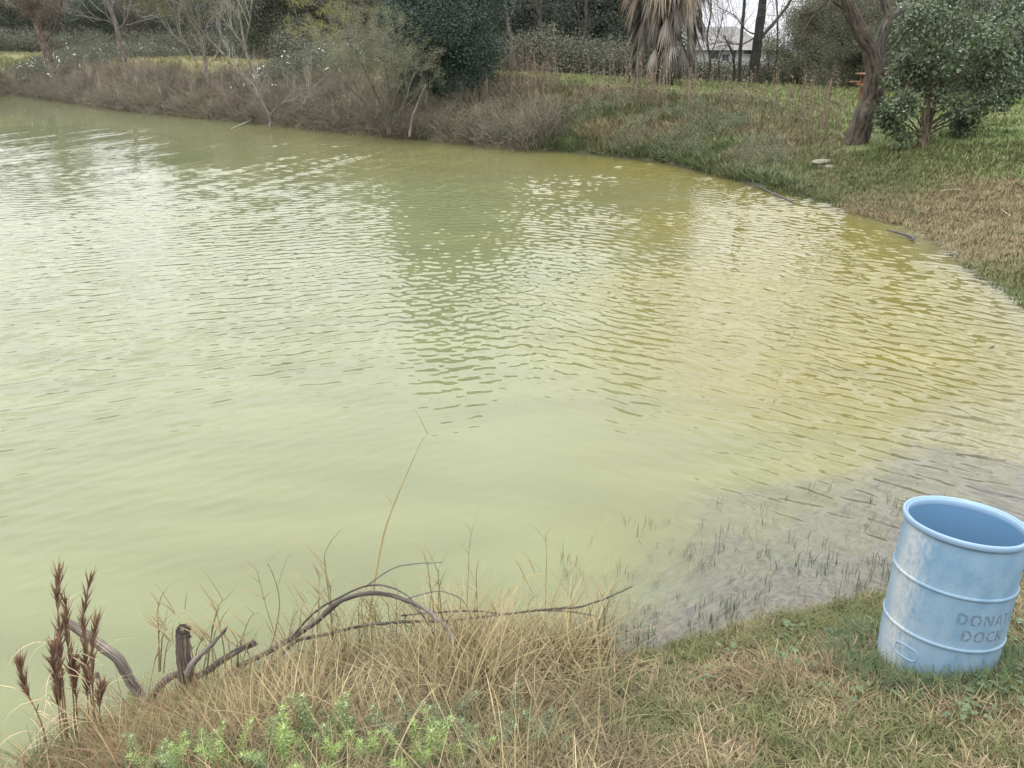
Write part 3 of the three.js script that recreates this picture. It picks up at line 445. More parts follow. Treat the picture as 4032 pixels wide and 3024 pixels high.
{
  const d = 31, z = -d, b = at(3480, 345, d); b.y = height(b.x, b.z); const t = thing('picnic_table', 'reddish wooden picnic table half hidden behind the leaning tree', 'picnic table', b);
  const wood = new THREE.MeshStandardMaterial({ color: new THREE.Color(0.20, 0.085, 0.045), roughness: 0.85 });
  const bx = (name, w, h, dd, x, y, zz, rot = 0) => { const g = new THREE.BoxGeometry(w, h, dd); g.rotateZ(rot); g.translate(x, y, zz); const o = new THREE.Mesh(g, wood); o.name = name; o.castShadow = o.receiveShadow = true; t.add(o); };
  const y0 = at(3480, 290, d).y - b.y, ys = y0 - 0.29;
  for (let k = 0; k < 5; k++) bx('tabletop_plank', 1.9, 0.04, 0.135, 0, y0, -0.29 + k * 0.145);
  for (const s of [-1, 1]) { for (let k = 0; k < 2; k++) bx('bench_plank', 1.9, 0.04, 0.13, 0, ys, s * (0.58 + k * 0.14)); for (const e of [-1, 1]) bx('leg', 0.09, y0 * 1.02, 0.04, e * 0.7, y0 / 2 - 0.03, s * 0.3, 0); }
  for (const e of [-1, 1]) bx('crossbar', 0.05, 0.09, 1.5, e * 0.75, ys - 0.066, 0);
  const bag = thing('dark_bundle', 'dark blue bundle lying on the right end of the picnic table', 'bundle', V(b.x + 0.62, b.y + y0 + 0.02, b.z));
  const g = new THREE.IcosahedronGeometry(0.3, 4), p = g.attributes.position; for (let i = 0; i < p.count; i++) { const v = V().fromBufferAttribute(p, i), q = 1 + 0.5 * N3(v.x * 6, v.y * 6, v.z * 6); p.setXYZ(i, v.x * q * 1.15, Math.max(-0.0, v.y * q * (v.x < 0 ? 1.1 : 0.7) + 0.12), v.z * q * 0.7); } g.computeVertexNormals();
  const o = new THREE.Mesh(g, new THREE.MeshStandardMaterial({ color: new THREE.Color(0.012, 0.014, 0.022), roughness: 0.9 })); o.name = 'cloth'; o.castShadow = true; bag.add(o);
}

// ------------------------------------------------------------------ growth on the banks (beyond counting)
function scatter(r, n, accept, x0, x1, z0, z1) { const out = []; let guard = 0; while (out.length < n && guard++ < n * 40) { const x = mix(x0, x1, r()), z = mix(z0, z1, r()), sd = sdRaw(x, z); const k = accept(x, z, sd); if (k) out.push([x, terrain(x, z, sd), z, sd]); } return out; }
const bearing = (x, z) => Math.atan2(x, -z) * 180 / Math.PI;
{ // red brown brambles and dead brush along the far waterline
  const r = RNG(301), f = (x, z, sd) => { const b = bearing(x, z), R = Math.hypot(x, z); return R > 16 && sd > -0.2 && b > -38 && b < 2 + 16 * fbm(x * 0.5, z * 0.5, 2, 39) && sd < 3.4 - 1.9 * sstep(-2, 12, b) + 1.4 * fbm(x * 0.3, z * 0.3, 2, 31); };
  const P = scatter(r, 5200, f, -45, 12, -66, -16), cols = [[0.125, 0.098, 0.08], [0.115, 0.104, 0.075], [0.19, 0.162, 0.115], [0.085, 0.082, 0.056]];
  for (let k = 0; k < 2; k++) tag(instanced('bramble_thicket', SPRAYS[k], twig, P.filter((_, i) => i % 2 === k).map(([x, y, z]) => { const c = cols[Math.floor(clamp(1.5 + 2.4 * fbm(x * 0.4, z * 0.4, 2, 33) + (r() - 0.5) * 1.4, 0, 3.99))]; return [V(x, y - 0.08, z), QT(r, 0.7), V(1.2, clamp(1.15 + 1.2 * fbm(x * 0.5, z * 0.5, 2, 37), 0.5, 2.0) * (0.7 + 0.5 * r()) * mix(1, 0.6, sstep(0, 14, bearing(x, z))), 1.2), c]; })), k ? 'tangled arching brown canes along the far waterline' : 'red brown brushwood covering the slope of the far bank', 'brushwood', null, 'stuff');
  const K = scatter(r, 120, (x, z, sd) => f(x, z, sd) && sd > 0.2, -45, 12, -66, -16); tag(instanced('pale_canes', SPRAYS[2], twig, K.map(([x, y, z]) => [V(x, y, z), QT(r, 0.8), V(0.7, 1.2 + 0.9 * r(), 0.7), mixc([0.22, 0.18, 0.13], [0.34, 0.30, 0.25], r())])), 'pale dead canes standing out of the far bank brush', 'canes', null, 'stuff');
  const Q = scatter(r, 2600, (x, z, sd) => f(x, z, sd) && fbm(x * 0.5, z * 0.5, 2, 35) > -0.12, -45, 12, -66, -16);
  tag(instanced('bank_foliage', CL[4], leafy, Q.map(([x, y, z]) => [V(x, y + 0.1 + 0.5 * r() * mix(1, 0.6, sstep(0, 14, bearing(x, z))), z), QR(r), 0.5 + 0.35 * r(), mixc([0.075, 0.085, 0.045], [0.16, 0.14, 0.09], r())])), 'small dull leaves among the brush of the far bank', 'foliage', null, 'stuff');
}
{ // green brambles in white flower, two patches
  for (const [cx, cy, R, label] of [[360, 252, 5.2, 'white flowering green brambles at the left on the far bank'], [1270, 300, 3.6, 'white flowering green brambles in mid view on the far bank']]) {
    const r = RNG(310 + cx), c = G(cx, cy), t = tag(new THREE.Group(), label, 'brambles', null, 'stuff'); t.name = numbered('flowering_brambles'); scene.add(t);
    const L = [], W = [];
    for (let i = 0; i < 900; i++) { const a = r() * 6.283, q = R * Math.sqrt(r()), x = c.x + Math.cos(a) * q * 1.3, z = c.z + Math.sin(a) * q * 0.8, sd = sdRaw(x, z); if (sd < 0.6) continue; const y = terrain(x, z, sd) + (0.15 + 0.85 * r()) * Math.sqrt(1 - q * q / R / R + 0.05); L.push([V(x, y, z), QR(r), 0.8 + 0.4 * r(), mixc([0.055, 0.065, 0.036], [0.105, 0.115, 0.062], r())]); if (r() < 0.14) W.push([V(x, y + 0.3, z + 0.2), QR(r), 0.7 + 0.8 * r(), [0.55, 0.57, 0.5]]); }
    instanced('leaves', CL[4], leafy, L, t); const fm = new MB(), fr = RNG(7); for (let k = 0; k < 3; k++) { const o = V((fr() - 0.5) * 0.3, (fr() - 0.5) * 0.2, (fr() - 0.5) * 0.3); for (let j = 0; j < 5; j++) { const a = j * 1.2566; fm.leaf(o, V(Math.cos(a), 0.2, Math.sin(a)), V(-Math.sin(a), 0, Math.cos(a)), 0.045, 0.04, [1, 1, 1]); } }
    instanced('flowers', fm.geo(), straw, W, t);
  }
}
function tuft(seed, n, len, wid, lean, curl, c1, c2, rad = 0.06, seg = 4) {    // a tuft of narrow blades
  const r = RNG(seed), m = new MB();
  for (let i = 0; i < n; i++) {
    const a = r() * 6.283, q = rad * Math.sqrt(r()), p = V(Math.cos(a) * q, -0.01, Math.sin(a) * q), b = r() * 6.283, l = len * (0.5 + 0.8 * r()), o = V(Math.cos(b), 0, Math.sin(b)), pts = [p]; let el = Math.PI / 2 - lean * (0.2 + r()), cur = p;
    for (let j = 0; j < seg; j++) { cur = cur.clone().add(V(o.x * Math.cos(el), Math.sin(el), o.z * Math.cos(el)).multiplyScalar(l / seg)); cur.y = Math.max(cur.y, 0.004); pts.push(cur); el -= curl * (0.3 + r()) / seg * 2; }
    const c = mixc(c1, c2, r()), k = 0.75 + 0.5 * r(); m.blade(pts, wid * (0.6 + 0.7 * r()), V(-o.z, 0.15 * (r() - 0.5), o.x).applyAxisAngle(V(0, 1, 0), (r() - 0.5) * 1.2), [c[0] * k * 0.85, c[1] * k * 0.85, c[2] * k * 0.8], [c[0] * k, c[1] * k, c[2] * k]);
  }
  return m.geo();
}
const ONE = [1, 1, 1], WARM = [1.05, 1, 0.9];
{ // mid bank: green and brown low growth, dead stems on the crest
  const r = RNG(321), low = tuft(41, 26, 0.42, 0.018, 0.8, 0.5, ONE, WARM, 0.18), P = scatter(r, 9000, (x, z, sd) => { const b = bearing(x, z); return Math.hypot(x, z) > 12 && sd > 0.05 && b > -6 && b < 26 && sd < 5.5 - 3.6 * sstep(16, 25, b) + fbm(x * 0.4, z * 0.4, 2, 3); }, -6, 16, -40, -12);
  tag(instanced('bank_grass', low, straw, P.map(([x, y, z, sd]) => { const n = fbm(x * 0.45, z * 0.45, 3, 41); return [V(x, y, z), QT(r, 0.4), (0.6 + 0.6 * r()) * mix(1, 0.32, sstep(14, 23, bearing(x, z))), mixc(mixc([0.10, 0.14, 0.05], [0.225, 0.185, 0.115], clamp(0.5 + 1.8 * n)), [0.085, 0.115, 0.048], clamp(0.3 * r() + 0.6 * sstep(0.9, 0.2, sd)))]; })), 'rank green and brown growth on the slope below the palm', 'grass', null, 'stuff');
  const Q = scatter(r, 900, (x, z, sd) => { const b = bearing(x, z); return Math.hypot(x, z) > 15 && sd > 0.4 && b > -3 && b < 20 && sd < 4.2 - 2.8 * sstep(10, 20, b) && fbm(x * 0.4, z * 0.4, 2, 43) > -0.05; }, -6, 16, -38, -14);
  tag(instanced('bank_foliage', CL[4], leafy, Q.map(([x, y, z]) => [V(x, y + 0.12 + 0.25 * r(), z), QR(r), 0.28 + 0.25 * r(), mixc([0.085, 0.105, 0.055], [0.16, 0.165, 0.095], r())])), 'leafy creepers on the slope below the palm', 'foliage', null, 'stuff');
  const stem = new MB(), sr = RNG(9); for (let i = 0; i < 5; i++) { const x = (sr() - 0.5) * 0.5, z = (sr() - 0.5) * 0.5, h = 0.7 + 0.6 * sr(), p = V(x, 0, z), e = V(x + (sr() - 0.5) * 0.2, h, z + (sr() - 0.5) * 0.2); stem.tube([p, p.clone().lerp(e, 0.5).add(V((sr() - 0.5) * 0.06, 0, 0)), e], [0.0065, 0.0055, 0.0035], ONE, 4); for (let k = 0; k < 6; k++) { const q = p.clone().lerp(e, 0.45 + 0.55 * sr()); stem.leaf(q, V(sr() - 0.5, 0.6 * sr(), sr() - 0.5).normalize(), V(0, 1, 0).cross(V(sr() - 0.5, 0, sr() - 0.5)).normalize(), 0.07, 0.03, ONE); } }
  const D = scatter(r, 170, (x, z, sd) => { const b = bearing(x, z); return Math.hypot(x, z) > 16 && b > -2 && b < 21 && sd > 2.4 && sd < 5.6 && fbm(x * 0.3, z * 0.6, 2, 45) > -0.25; }, -3, 14, -42, -15);
  tag(instanced('dead_weed_stems', stem.geo(), twig, D.map(([x, y, z]) => [V(x, y - 0.03, z), QT(r, 0.2), 0.7 + 0.7 * r(), mixc([0.11, 0.085, 0.06], [0.19, 0.15, 0.10], r())])), 'thin brown dead weed stems standing along the far bank top', 'weeds', null, 'stuff');
  const lawnT = tuft(43, 22, 0.13, 0.014, 0.7, 0.4, ONE, WARM, 0.16, 3), T = scatter(r, 9000, (x, z, sd) => { const R = Math.hypot(x, z), b = bearing(x, z); return R > 15 && sd > 2.5 && b > -8 && b < 38; }, -8, 26, -46, -12), T2 = scatter(r, 5200, (x, z, sd) => { const R = Math.hypot(x, z), b = bearing(x, z); return R > 32 && sd > 2.6 && sd < 22 && b > -37 && b < -6; }, -52, -3, -84, -30);
  tag(instanced('lawn_grass', lawnT, straw, T.map(([x, y, z]) => { const n = fbm(x * 0.6, z * 0.6, 2, 47); return [V(x, y, z), QT(r, 0.3), 0.9 + 0.7 * r(), mixc([0.10, 0.145, 0.04], [0.155, 0.16, 0.065], clamp(0.4 + 1.5 * n))]; })), 'green grass of the lawn beyond the pond', 'grass', null, 'stuff');
  tag(instanced('crest_grass', low, straw, T2.map(([x, y, z, sd]) => [V(x, y, z), QT(r, 0.4), (0.7 + 0.7 * r()) * (sd < 6 ? 1.2 : 0.55), mixc(mixc([0.12, 0.165, 0.05], [0.19, 0.19, 0.08], r()), [0.26, 0.21, 0.135], clamp(0.35 + 1.3 * fbm(x * 0.3, z * 0.3, 2, 49) + (sd < 6 ? 0.3 : 0)))])), 'rough green and tan grass along the crest of the far left bank', 'grass', null, 'stuff');
  const tanT = tuft(44, 26, 0.085, 0.008, 0.9, 0.6, ONE, WARM, 0.13, 3), U = scatter(r, 15000, (x, z, sd) => { const R = Math.hypot(x, z), b = bearing(x, z); return R > 8 && R < 24 && sd > -0.2 && b > 17 && b < 38; }, 3, 16, -22, -5);
  tag(instanced('slope_grass', tanT, straw, U.map(([x, y, z, sd]) => { const n = fbm(x * 0.5, z * 0.5, 3, 9), m = fbm(x * 2.2, z * 2.2, 3, 5), tan = sstep(4.6, 1.8, Math.hypot((x - tanSpot.x) * 0.7, z - tanSpot.z) + 2.4 * n + m); return [V(x, y, z), QT(r, 0.3), 0.8 + 0.6 * r(), mixc(mixc([0.07, 0.105, 0.034], [0.12, 0.13, 0.05], r()), [0.235, 0.19, 0.12], clamp(tan * 0.8 + 0.5 * m))]; })), 'short green and tan turf sloping to the right shore', 'grass', null, 'stuff');
}

// ------------------------------------------------------------------ the near bank
const hay = new THREE.MeshStandardMaterial({ vertexColors: true, roughness: 0.85, side: THREE.DoubleSide, color: new THREE.Color(0.80, 0.78, 0.70) });
const strawZone = (x, z) => sstep(0.75, -0.15, x + 0.25 * fbm(x * 2, z * 2, 2, 51));     // long straw left, short turf right
{
  const r = RNG(401);
  const dry = [tuft(51, 30, 0.30, 0.0048, 1.0, 1.1, [0.20, 0.145, 0.085], [0.40, 0.325, 0.215], 0.07, 6), tuft(52, 30, 0.26, 0.0045, 1.3, 1.3, [0.15, 0.105, 0.065], [0.37, 0.295, 0.195], 0.08, 6), tuft(53, 24, 0.36, 0.0042, 0.7, 0.8, [0.14, 0.12, 0.06], [0.32, 0.26, 0.15], 0.06, 6)];
  const P = scatter(r, 2700, (x, z, sd) => z < -1.9 && sd > -0.12 && sd < 3 && r() < strawZone(x, z) * sstep(-0.14, 0.1, sd + 0.12 * r()), -3.4, 1.2, -4.9, -1.9);
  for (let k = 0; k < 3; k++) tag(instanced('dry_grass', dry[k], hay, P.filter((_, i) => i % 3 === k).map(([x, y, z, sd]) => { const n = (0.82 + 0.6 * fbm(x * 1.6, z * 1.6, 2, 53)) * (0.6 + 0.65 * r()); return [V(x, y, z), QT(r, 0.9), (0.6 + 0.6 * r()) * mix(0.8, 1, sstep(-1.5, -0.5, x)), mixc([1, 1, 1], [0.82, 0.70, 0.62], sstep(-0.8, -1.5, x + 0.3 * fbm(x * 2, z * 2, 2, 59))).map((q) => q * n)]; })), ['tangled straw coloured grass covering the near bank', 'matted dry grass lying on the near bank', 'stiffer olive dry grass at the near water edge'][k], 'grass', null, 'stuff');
  const tall = [tuft(65, 16, 0.40, 0.0046, 0.5, 0.5, [0.17, 0.13, 0.07], [0.40, 0.325, 0.20], 0.06, 6), tuft(66, 14, 0.46, 0.0042, 0.75, 0.7, [0.13, 0.105, 0.05], [0.36, 0.29, 0.175], 0.08, 7)];
  const Tl = scatter(r, 560, (x, z, sd) => z < -2.6 && sd > -0.2 && sd < 0.75 && x < 0.5 && r() < sstep(-2.3, -1.2, x) * (0.05 + 0.95 * sstep(0.0, 0.3, 0.1 + fbm(x * 1.9, z * 1.9, 2, 57))), -2.2, 0.6, -4.9, -2.4);
  for (let k = 0; k < 2; k++) tag(instanced('tall_straw', tall[k], hay, Tl.filter((_, i) => i % 2 === k).map(([x, y, z]) => { const n = 0.62 + 0.55 * r(); return [V(x, y, z), QT(r, 0.7), (0.7 + 0.7 * r()) * mix(0.55, 1, sstep(-1.5, -0.7, x)), [n, n, n * (0.9 + 0.15 * r())]]; })), k ? 'long leaning straw tangled round the fallen branch' : 'upright tall straw at the near water edge', 'grass', null, 'stuff');
  const green = tuft(56, 20, 0.24, 0.006, 0.6, 0.6, [0.055, 0.09, 0.03], [0.11, 0.15, 0.05], 0.05, 5);
  const Gp = scatter(r, 700, (x, z, sd) => z < -1.9 && sd > -0.1 && sd < 2 && r() < strawZone(x, z), -3, 1.4, -4.8, -1.9);
  tag(instanced('green_grass', green, leafy, Gp.map(([x, y, z]) => [V(x, y, z), QT(r, 0.5), 0.6 + 0.5 * r(), [1, 1, 1]])), 'green grass shoots among the straw of the near bank', 'grass', null, 'stuff');
  // short turf right of it
  const short1 = tuft(57, 34, 0.075, 0.0042, 1.15, 0.8, [0.23, 0.18, 0.11], [0.37, 0.305, 0.205], 0.07, 4), short2 = tuft(58, 34, 0.075, 0.0042, 1.0, 0.7, [0.085, 0.11, 0.035], [0.17, 0.175, 0.07], 0.07, 4), short3 = tuft(59, 26, 0.09, 0.004, 1.3, 0.6, [0.16, 0.115, 0.065], [0.27, 0.2, 0.115], 0.07, 4);
  const Q = scatter(r, 8200, (x, z, sd) => z < -1.8 && Math.hypot(x, z) < 7 && sd > -0.03 && r() < 1 - 0.9 * strawZone(x, z), -0.6, 5, -5.4, -1.8);
  const kind = Q.map(([x, y, z, sd]) => { const n = fbm(x * 2.2, z * 2.2, 3, 61) * 1.7 + (r() - 0.5) * 0.9 + 0.3 * sstep(0.5, 0, sd); return n > 0.0 ? 1 : n > -0.42 ? 0 : 2; });
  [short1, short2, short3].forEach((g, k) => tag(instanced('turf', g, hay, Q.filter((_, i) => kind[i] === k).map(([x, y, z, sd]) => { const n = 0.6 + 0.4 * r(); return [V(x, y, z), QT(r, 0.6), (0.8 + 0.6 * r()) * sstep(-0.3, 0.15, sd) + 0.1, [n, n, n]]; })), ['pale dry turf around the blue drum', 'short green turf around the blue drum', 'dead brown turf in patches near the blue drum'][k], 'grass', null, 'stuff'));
  // shoots standing in the shallow water
  const shoot = tuft(62, 5, 0.10, 0.005, 0.4, 0.15, [0.05, 0.075, 0.03], [0.10, 0.12, 0.05], 0.05, 3), S = scatter(r, 190, (x, z, sd) => x > 0.3 && Math.hypot(x, z) < 6.6 && sd < 0 && sd > -1.35 && r() < 0.25 + 0.75 * sstep(-0.7, -0.05, sd) && fbm(x * 2.5, z * 2.5, 2, 63) > -0.1, 0.3, 3.2, -6.2, -3.4);
  tag(instanced('water_grass', shoot, hay, S.map(([x, y, z, sd]) => [V(x, Math.max(y, -0.045), z), QT(r, 0.3), 0.7 + 0.6 * r(), [1, 1, 1]])), 'short grass shoots poking out of the shallow water', 'grass', null, 'stuff');
  // sunken and floating straw
  const bit = tuft(64, 6, 0.16, 0.0045, 1.5, 0.3, [0.30, 0.26, 0.19], [0.40, 0.35, 0.26], 0.12, 3);
  const B2 = scatter(r, 130, (x, z, sd) => x > -0.2 && Math.hypot(x, z) < 6.6 && sd < 0.02 && sd > -0.9, -0.2, 3.2, -6, -3.4);
  tag(instanced('sunken_straw', bit, hay, B2.map(([x, y, z]) => [V(x, y + 0.004, z), QY(r() * 6.28), 0.6 + 0.6 * r(), [0.5, 0.48, 0.42]])), 'pale bits of straw lying in the shallow water', 'straw', null, 'stuff');
}

// ------------------------------------------------------------------ the blue drum
const drumAt = G(3672, 2610);
{
  const t = thing('plastic_drum', 'open light blue plastic drum with faded black lettering on the near bank', 'drum', V(0, 0, 0));
  const H = 0.9, R = 0.288, prof = [[0.02, 0.0], [0.235, 0.0], [0.262, 0.012], [0.275, 0.04], [0.283, 0.10], [0.287, 0.20], [R, 0.28]];
  const hoop = (y) => { for (let k = 0; k <= 8; k++) { const a = k / 8 * Math.PI; prof.push([R + 0.008 * Math.sin(a), y - 0.010 * Math.cos(a)]); } };
  hoop(0.315); prof.push([R + 0.001, 0.36], [R + 0.002, 0.45], [R + 0.001, 0.55]); hoop(0.60); prof.push([R, 0.66], [R - 0.002, 0.75], [R - 0.008, 0.83], [R - 0.016, 0.858]);
  const W = 2048, Hh = 1024, cv = document.createElement('canvas'); cv.width = W; cv.height = Hh; const cx = cv.getContext('2d');
  // lettering as stencil marks, worn by noise afterwards
  cx.fillStyle = '#000'; cx.fillRect(0, 0, W, Hh); cx.fillStyle = '#fff'; cx.textAlign = 'left'; cx.textBaseline = 'middle';
  const U0 = 0.5; // the middle of the side that faces the camera
  cx.font = 'bold 98px sans-serif'; cx.fillText('DONATION', W * (U0 + 0.028), 472); cx.fillText('DOCK', W * (U0 + 0.028) + 40, 574);
  cx.font = 'bold 70px sans-serif'; cx.fillText('L  F  1', W * U0 + 40, 232);
  const mask = cx.getImageData(0, 0, W, Hh).data, tw = 1024, th = 512, dt = new Uint8Array(tw * th * 4), r = RNG(5);
  const ly = (v) => v * H;
  for (let j = 0; j < th; j++) for (let i = 0; i < tw; i++) {
    const u = i / tw, v = j / th, a = u * 2 * Math.PI, X = Math.cos(a) * 1.8, Z = Math.sin(a) * 1.8, Y = v * 5.5;
    const n1 = N3(X * 2, Y * 1.2, Z * 2), n2 = N3(X * 7, Y * 5, Z * 7 + 4), n3 = N3(X * 26, Y * 20, Z * 26), n4 = N3(X * 12, Y * 2.0, Z * 12 + 9);
    let c = mixc([0.10, 0.19, 0.28], [0.12, 0.215, 0.30], clamp(0.5 + n1 + 0.5 * n2));
    const chalk = clamp(0.35 + 0.7 * n1 + 0.25 * n2 + 0.2 * n3 + 0.35 * (0.6 - v)); c = mixc(c, [0.215, 0.275, 0.345], clamp(chalk + 0.35 * sstep(0.62, 0.1, v + 0.1 * n1)) * 0.5);
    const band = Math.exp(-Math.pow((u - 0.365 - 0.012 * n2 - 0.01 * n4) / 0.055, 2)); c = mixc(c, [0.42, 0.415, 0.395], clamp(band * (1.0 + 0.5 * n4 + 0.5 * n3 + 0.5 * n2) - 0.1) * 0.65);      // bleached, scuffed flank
    const mi = ((Math.min(Hh - 1, Math.floor((1 - v) * Hh))) * W + Math.min(W - 1, Math.floor(u * W))) * 4, ink = mask[mi] / 255 * clamp(0.8 + 2.2 * n3 + 1.0 * n2);
    const faint = v > 0.7 ? 0.55 * clamp(0.3 + 1.6 * n2) : 0.9; c = mixc(c, [0.065, 0.09, 0.12], clamp(ink) * faint);
    if (n3 * 0.7 + n2 > 0.62) c = mixc(c, [0.09, 0.14, 0.2], 0.35);
    const k = (j * tw + i) * 4; for (let q = 0; q < 3; q++) { const s = Math.pow(clamp(c[q]), 1 / 2.2); dt[k + q] = clamp(s + (r() - 0.5) * 0.015) * 255; } dt[k + 3] = 255;
  }
  const tex = new THREE.DataTexture(dt, tw, th); tex.colorSpace = THREE.SRGBColorSpace; tex.magFilter = THREE.LinearFilter; tex.minFilter = THREE.LinearMipmapLinearFilter; tex.generateMipmaps = true; tex.wrapS = THREE.RepeatWrapping; tex.needsUpdate = true;
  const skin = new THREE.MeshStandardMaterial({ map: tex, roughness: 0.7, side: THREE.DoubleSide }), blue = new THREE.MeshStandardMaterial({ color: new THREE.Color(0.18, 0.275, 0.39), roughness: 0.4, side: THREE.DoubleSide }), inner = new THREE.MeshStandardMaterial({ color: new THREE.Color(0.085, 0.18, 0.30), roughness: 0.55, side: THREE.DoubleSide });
  const lathe = (name, pts, mat) => { const g = new THREE.LatheGeometry(pts.map(([x, y]) => new THREE.Vector2(x, y)), 96), uv = g.attributes.uv, p = g.attributes.position; for (let i = 0; i < p.count; i++) uv.setXY(i, uv.getX(i), p.getY(i) / H); const o = new THREE.Mesh(g, mat); o.name = name; o.castShadow = o.receiveShadow = true; t.add(o); return o; };
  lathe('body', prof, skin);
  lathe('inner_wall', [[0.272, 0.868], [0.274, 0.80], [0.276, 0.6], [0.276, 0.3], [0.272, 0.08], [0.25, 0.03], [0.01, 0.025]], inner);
  lathe('rim', [[0.272, 0.856], [0.290, 0.860], [0.297, 0.868], [0.299, 0.884], [0.296, 0.895], [0.291, 0.897], [0.287, 0.891], [0.283, 0.880], [0.279, 0.879], [0.277, 0.886], [0.272, 0.885], [0.270, 0.868], [0.272, 0.856]], blue);
  // pressed oval near the foot, a small tab at the rim
  const ang = (u) => u * Math.PI * 2, on = (u, y, rr) => V(Math.sin(ang(u)) * rr, y, Math.cos(ang(u)) * rr), ring = [];
  for (let k = 0; k <= 40; k++) { const a = k / 40 * 2 * Math.PI, c = Math.cos(a), s = Math.sin(a); ring.push(on(0.425 + 0.034 * Math.sign(c) * Math.pow(Math.abs(c), 0.55), 0.205 + 0.034 * Math.sign(s) * Math.pow(Math.abs(s), 0.6), 0.2885)); }
  const pm = new MB(); pm.tube(ring, () => 0.0035, ONE, 6); pm.build('pressed_oval', blue, t);
  
  t.position.copy(drumAt); t.position.y -= 0.045; t.scale.setScalar(0.925);
  // turn the lettering towards the camera: lathe u = 0.5 faces -z, so turn by about half a circle
  const body = t.children; const yaw = Math.atan2(-drumAt.x, -drumAt.z) - Math.PI; for (const o of body) o.rotation.y = yaw;
  t.quaternion.setFromAxisAngle(V(drumAt.z, 0, -drumAt.x).normalize(), 6.5 * Math.PI / 180);   // it leans away, down the bank
  // lush grass round its foot
  const rr = RNG(71), lush = tuft(72, 26, 0.17, 0.005, 0.7, 0.7, [0.045, 0.085, 0.028], [0.09, 0.145, 0.045], 0.05, 5), L = [];
  for (let i = 0; i < 480; i++) { const a = rr() * 6.283, q = 0.26 + 0.24 * rr() * rr() + (Math.cos(a - 3.3) > 0.2 ? 0.12 * rr() : 0), x = drumAt.x + Math.cos(a) * q, z = drumAt.z + Math.sin(a) * q, sd = sdRaw(x, z); if (sd < 0) continue; L.push([V(x, terrain(x, z, sd) - 0.005, z), QT(rr, 0.4), 0.5 + 0.45 * rr(), mixc([0.75, 0.8, 0.75], [1.0, 0.95, 0.85], rr())]); }
  tag(instanced('lush_grass', lush, leafy, L), 'dark green grass tufts around the foot of the drum', 'grass', null, 'stuff');
  const cl = new MB(), cr = RNG(73); for (let k = 0; k < 6; k++) { const o = V((cr() - 0.5) * 0.12, 0.05 + 0.05 * cr(), (cr() - 0.5) * 0.12); cl.tube([V(o.x * 0.4, 0, o.z * 0.4), o], [0.0015, 0.001], [0.8, 0.8, 0.8], 3); for (let j = 0; j < 3; j++) { const a = j * 2.094 + cr(); cl.leaf(o, V(Math.cos(a), 0.25, Math.sin(a)).normalize(), V(-Math.sin(a), 0, Math.cos(a)), 0.024, 0.024, ONE, 0.1); } }
  const C = []; for (let i = 0; i < 80; i++) { const a = cr() * 6.283, q = cr() < 0.55 ? 0.3 + 0.35 * cr() : 0.5 + 1.6 * cr(), x = drumAt.x - 0.15 + Math.cos(a) * q, z = drumAt.z + Math.sin(a) * q, sd = sdRaw(x, z); if (sd < 0.08) continue; C.push([V(x, terrain(x, z, sd) + 0.01, z), QY(cr() * 6.28), 0.5 + 0.35 * cr(), mixc([0.055, 0.095, 0.035], [0.10, 0.145, 0.055], cr())]); }
  tag(instanced('clover', cl.geo(), leafy, C), 'clover leaves in the turf beside the drum', 'clover', null, 'stuff');
}

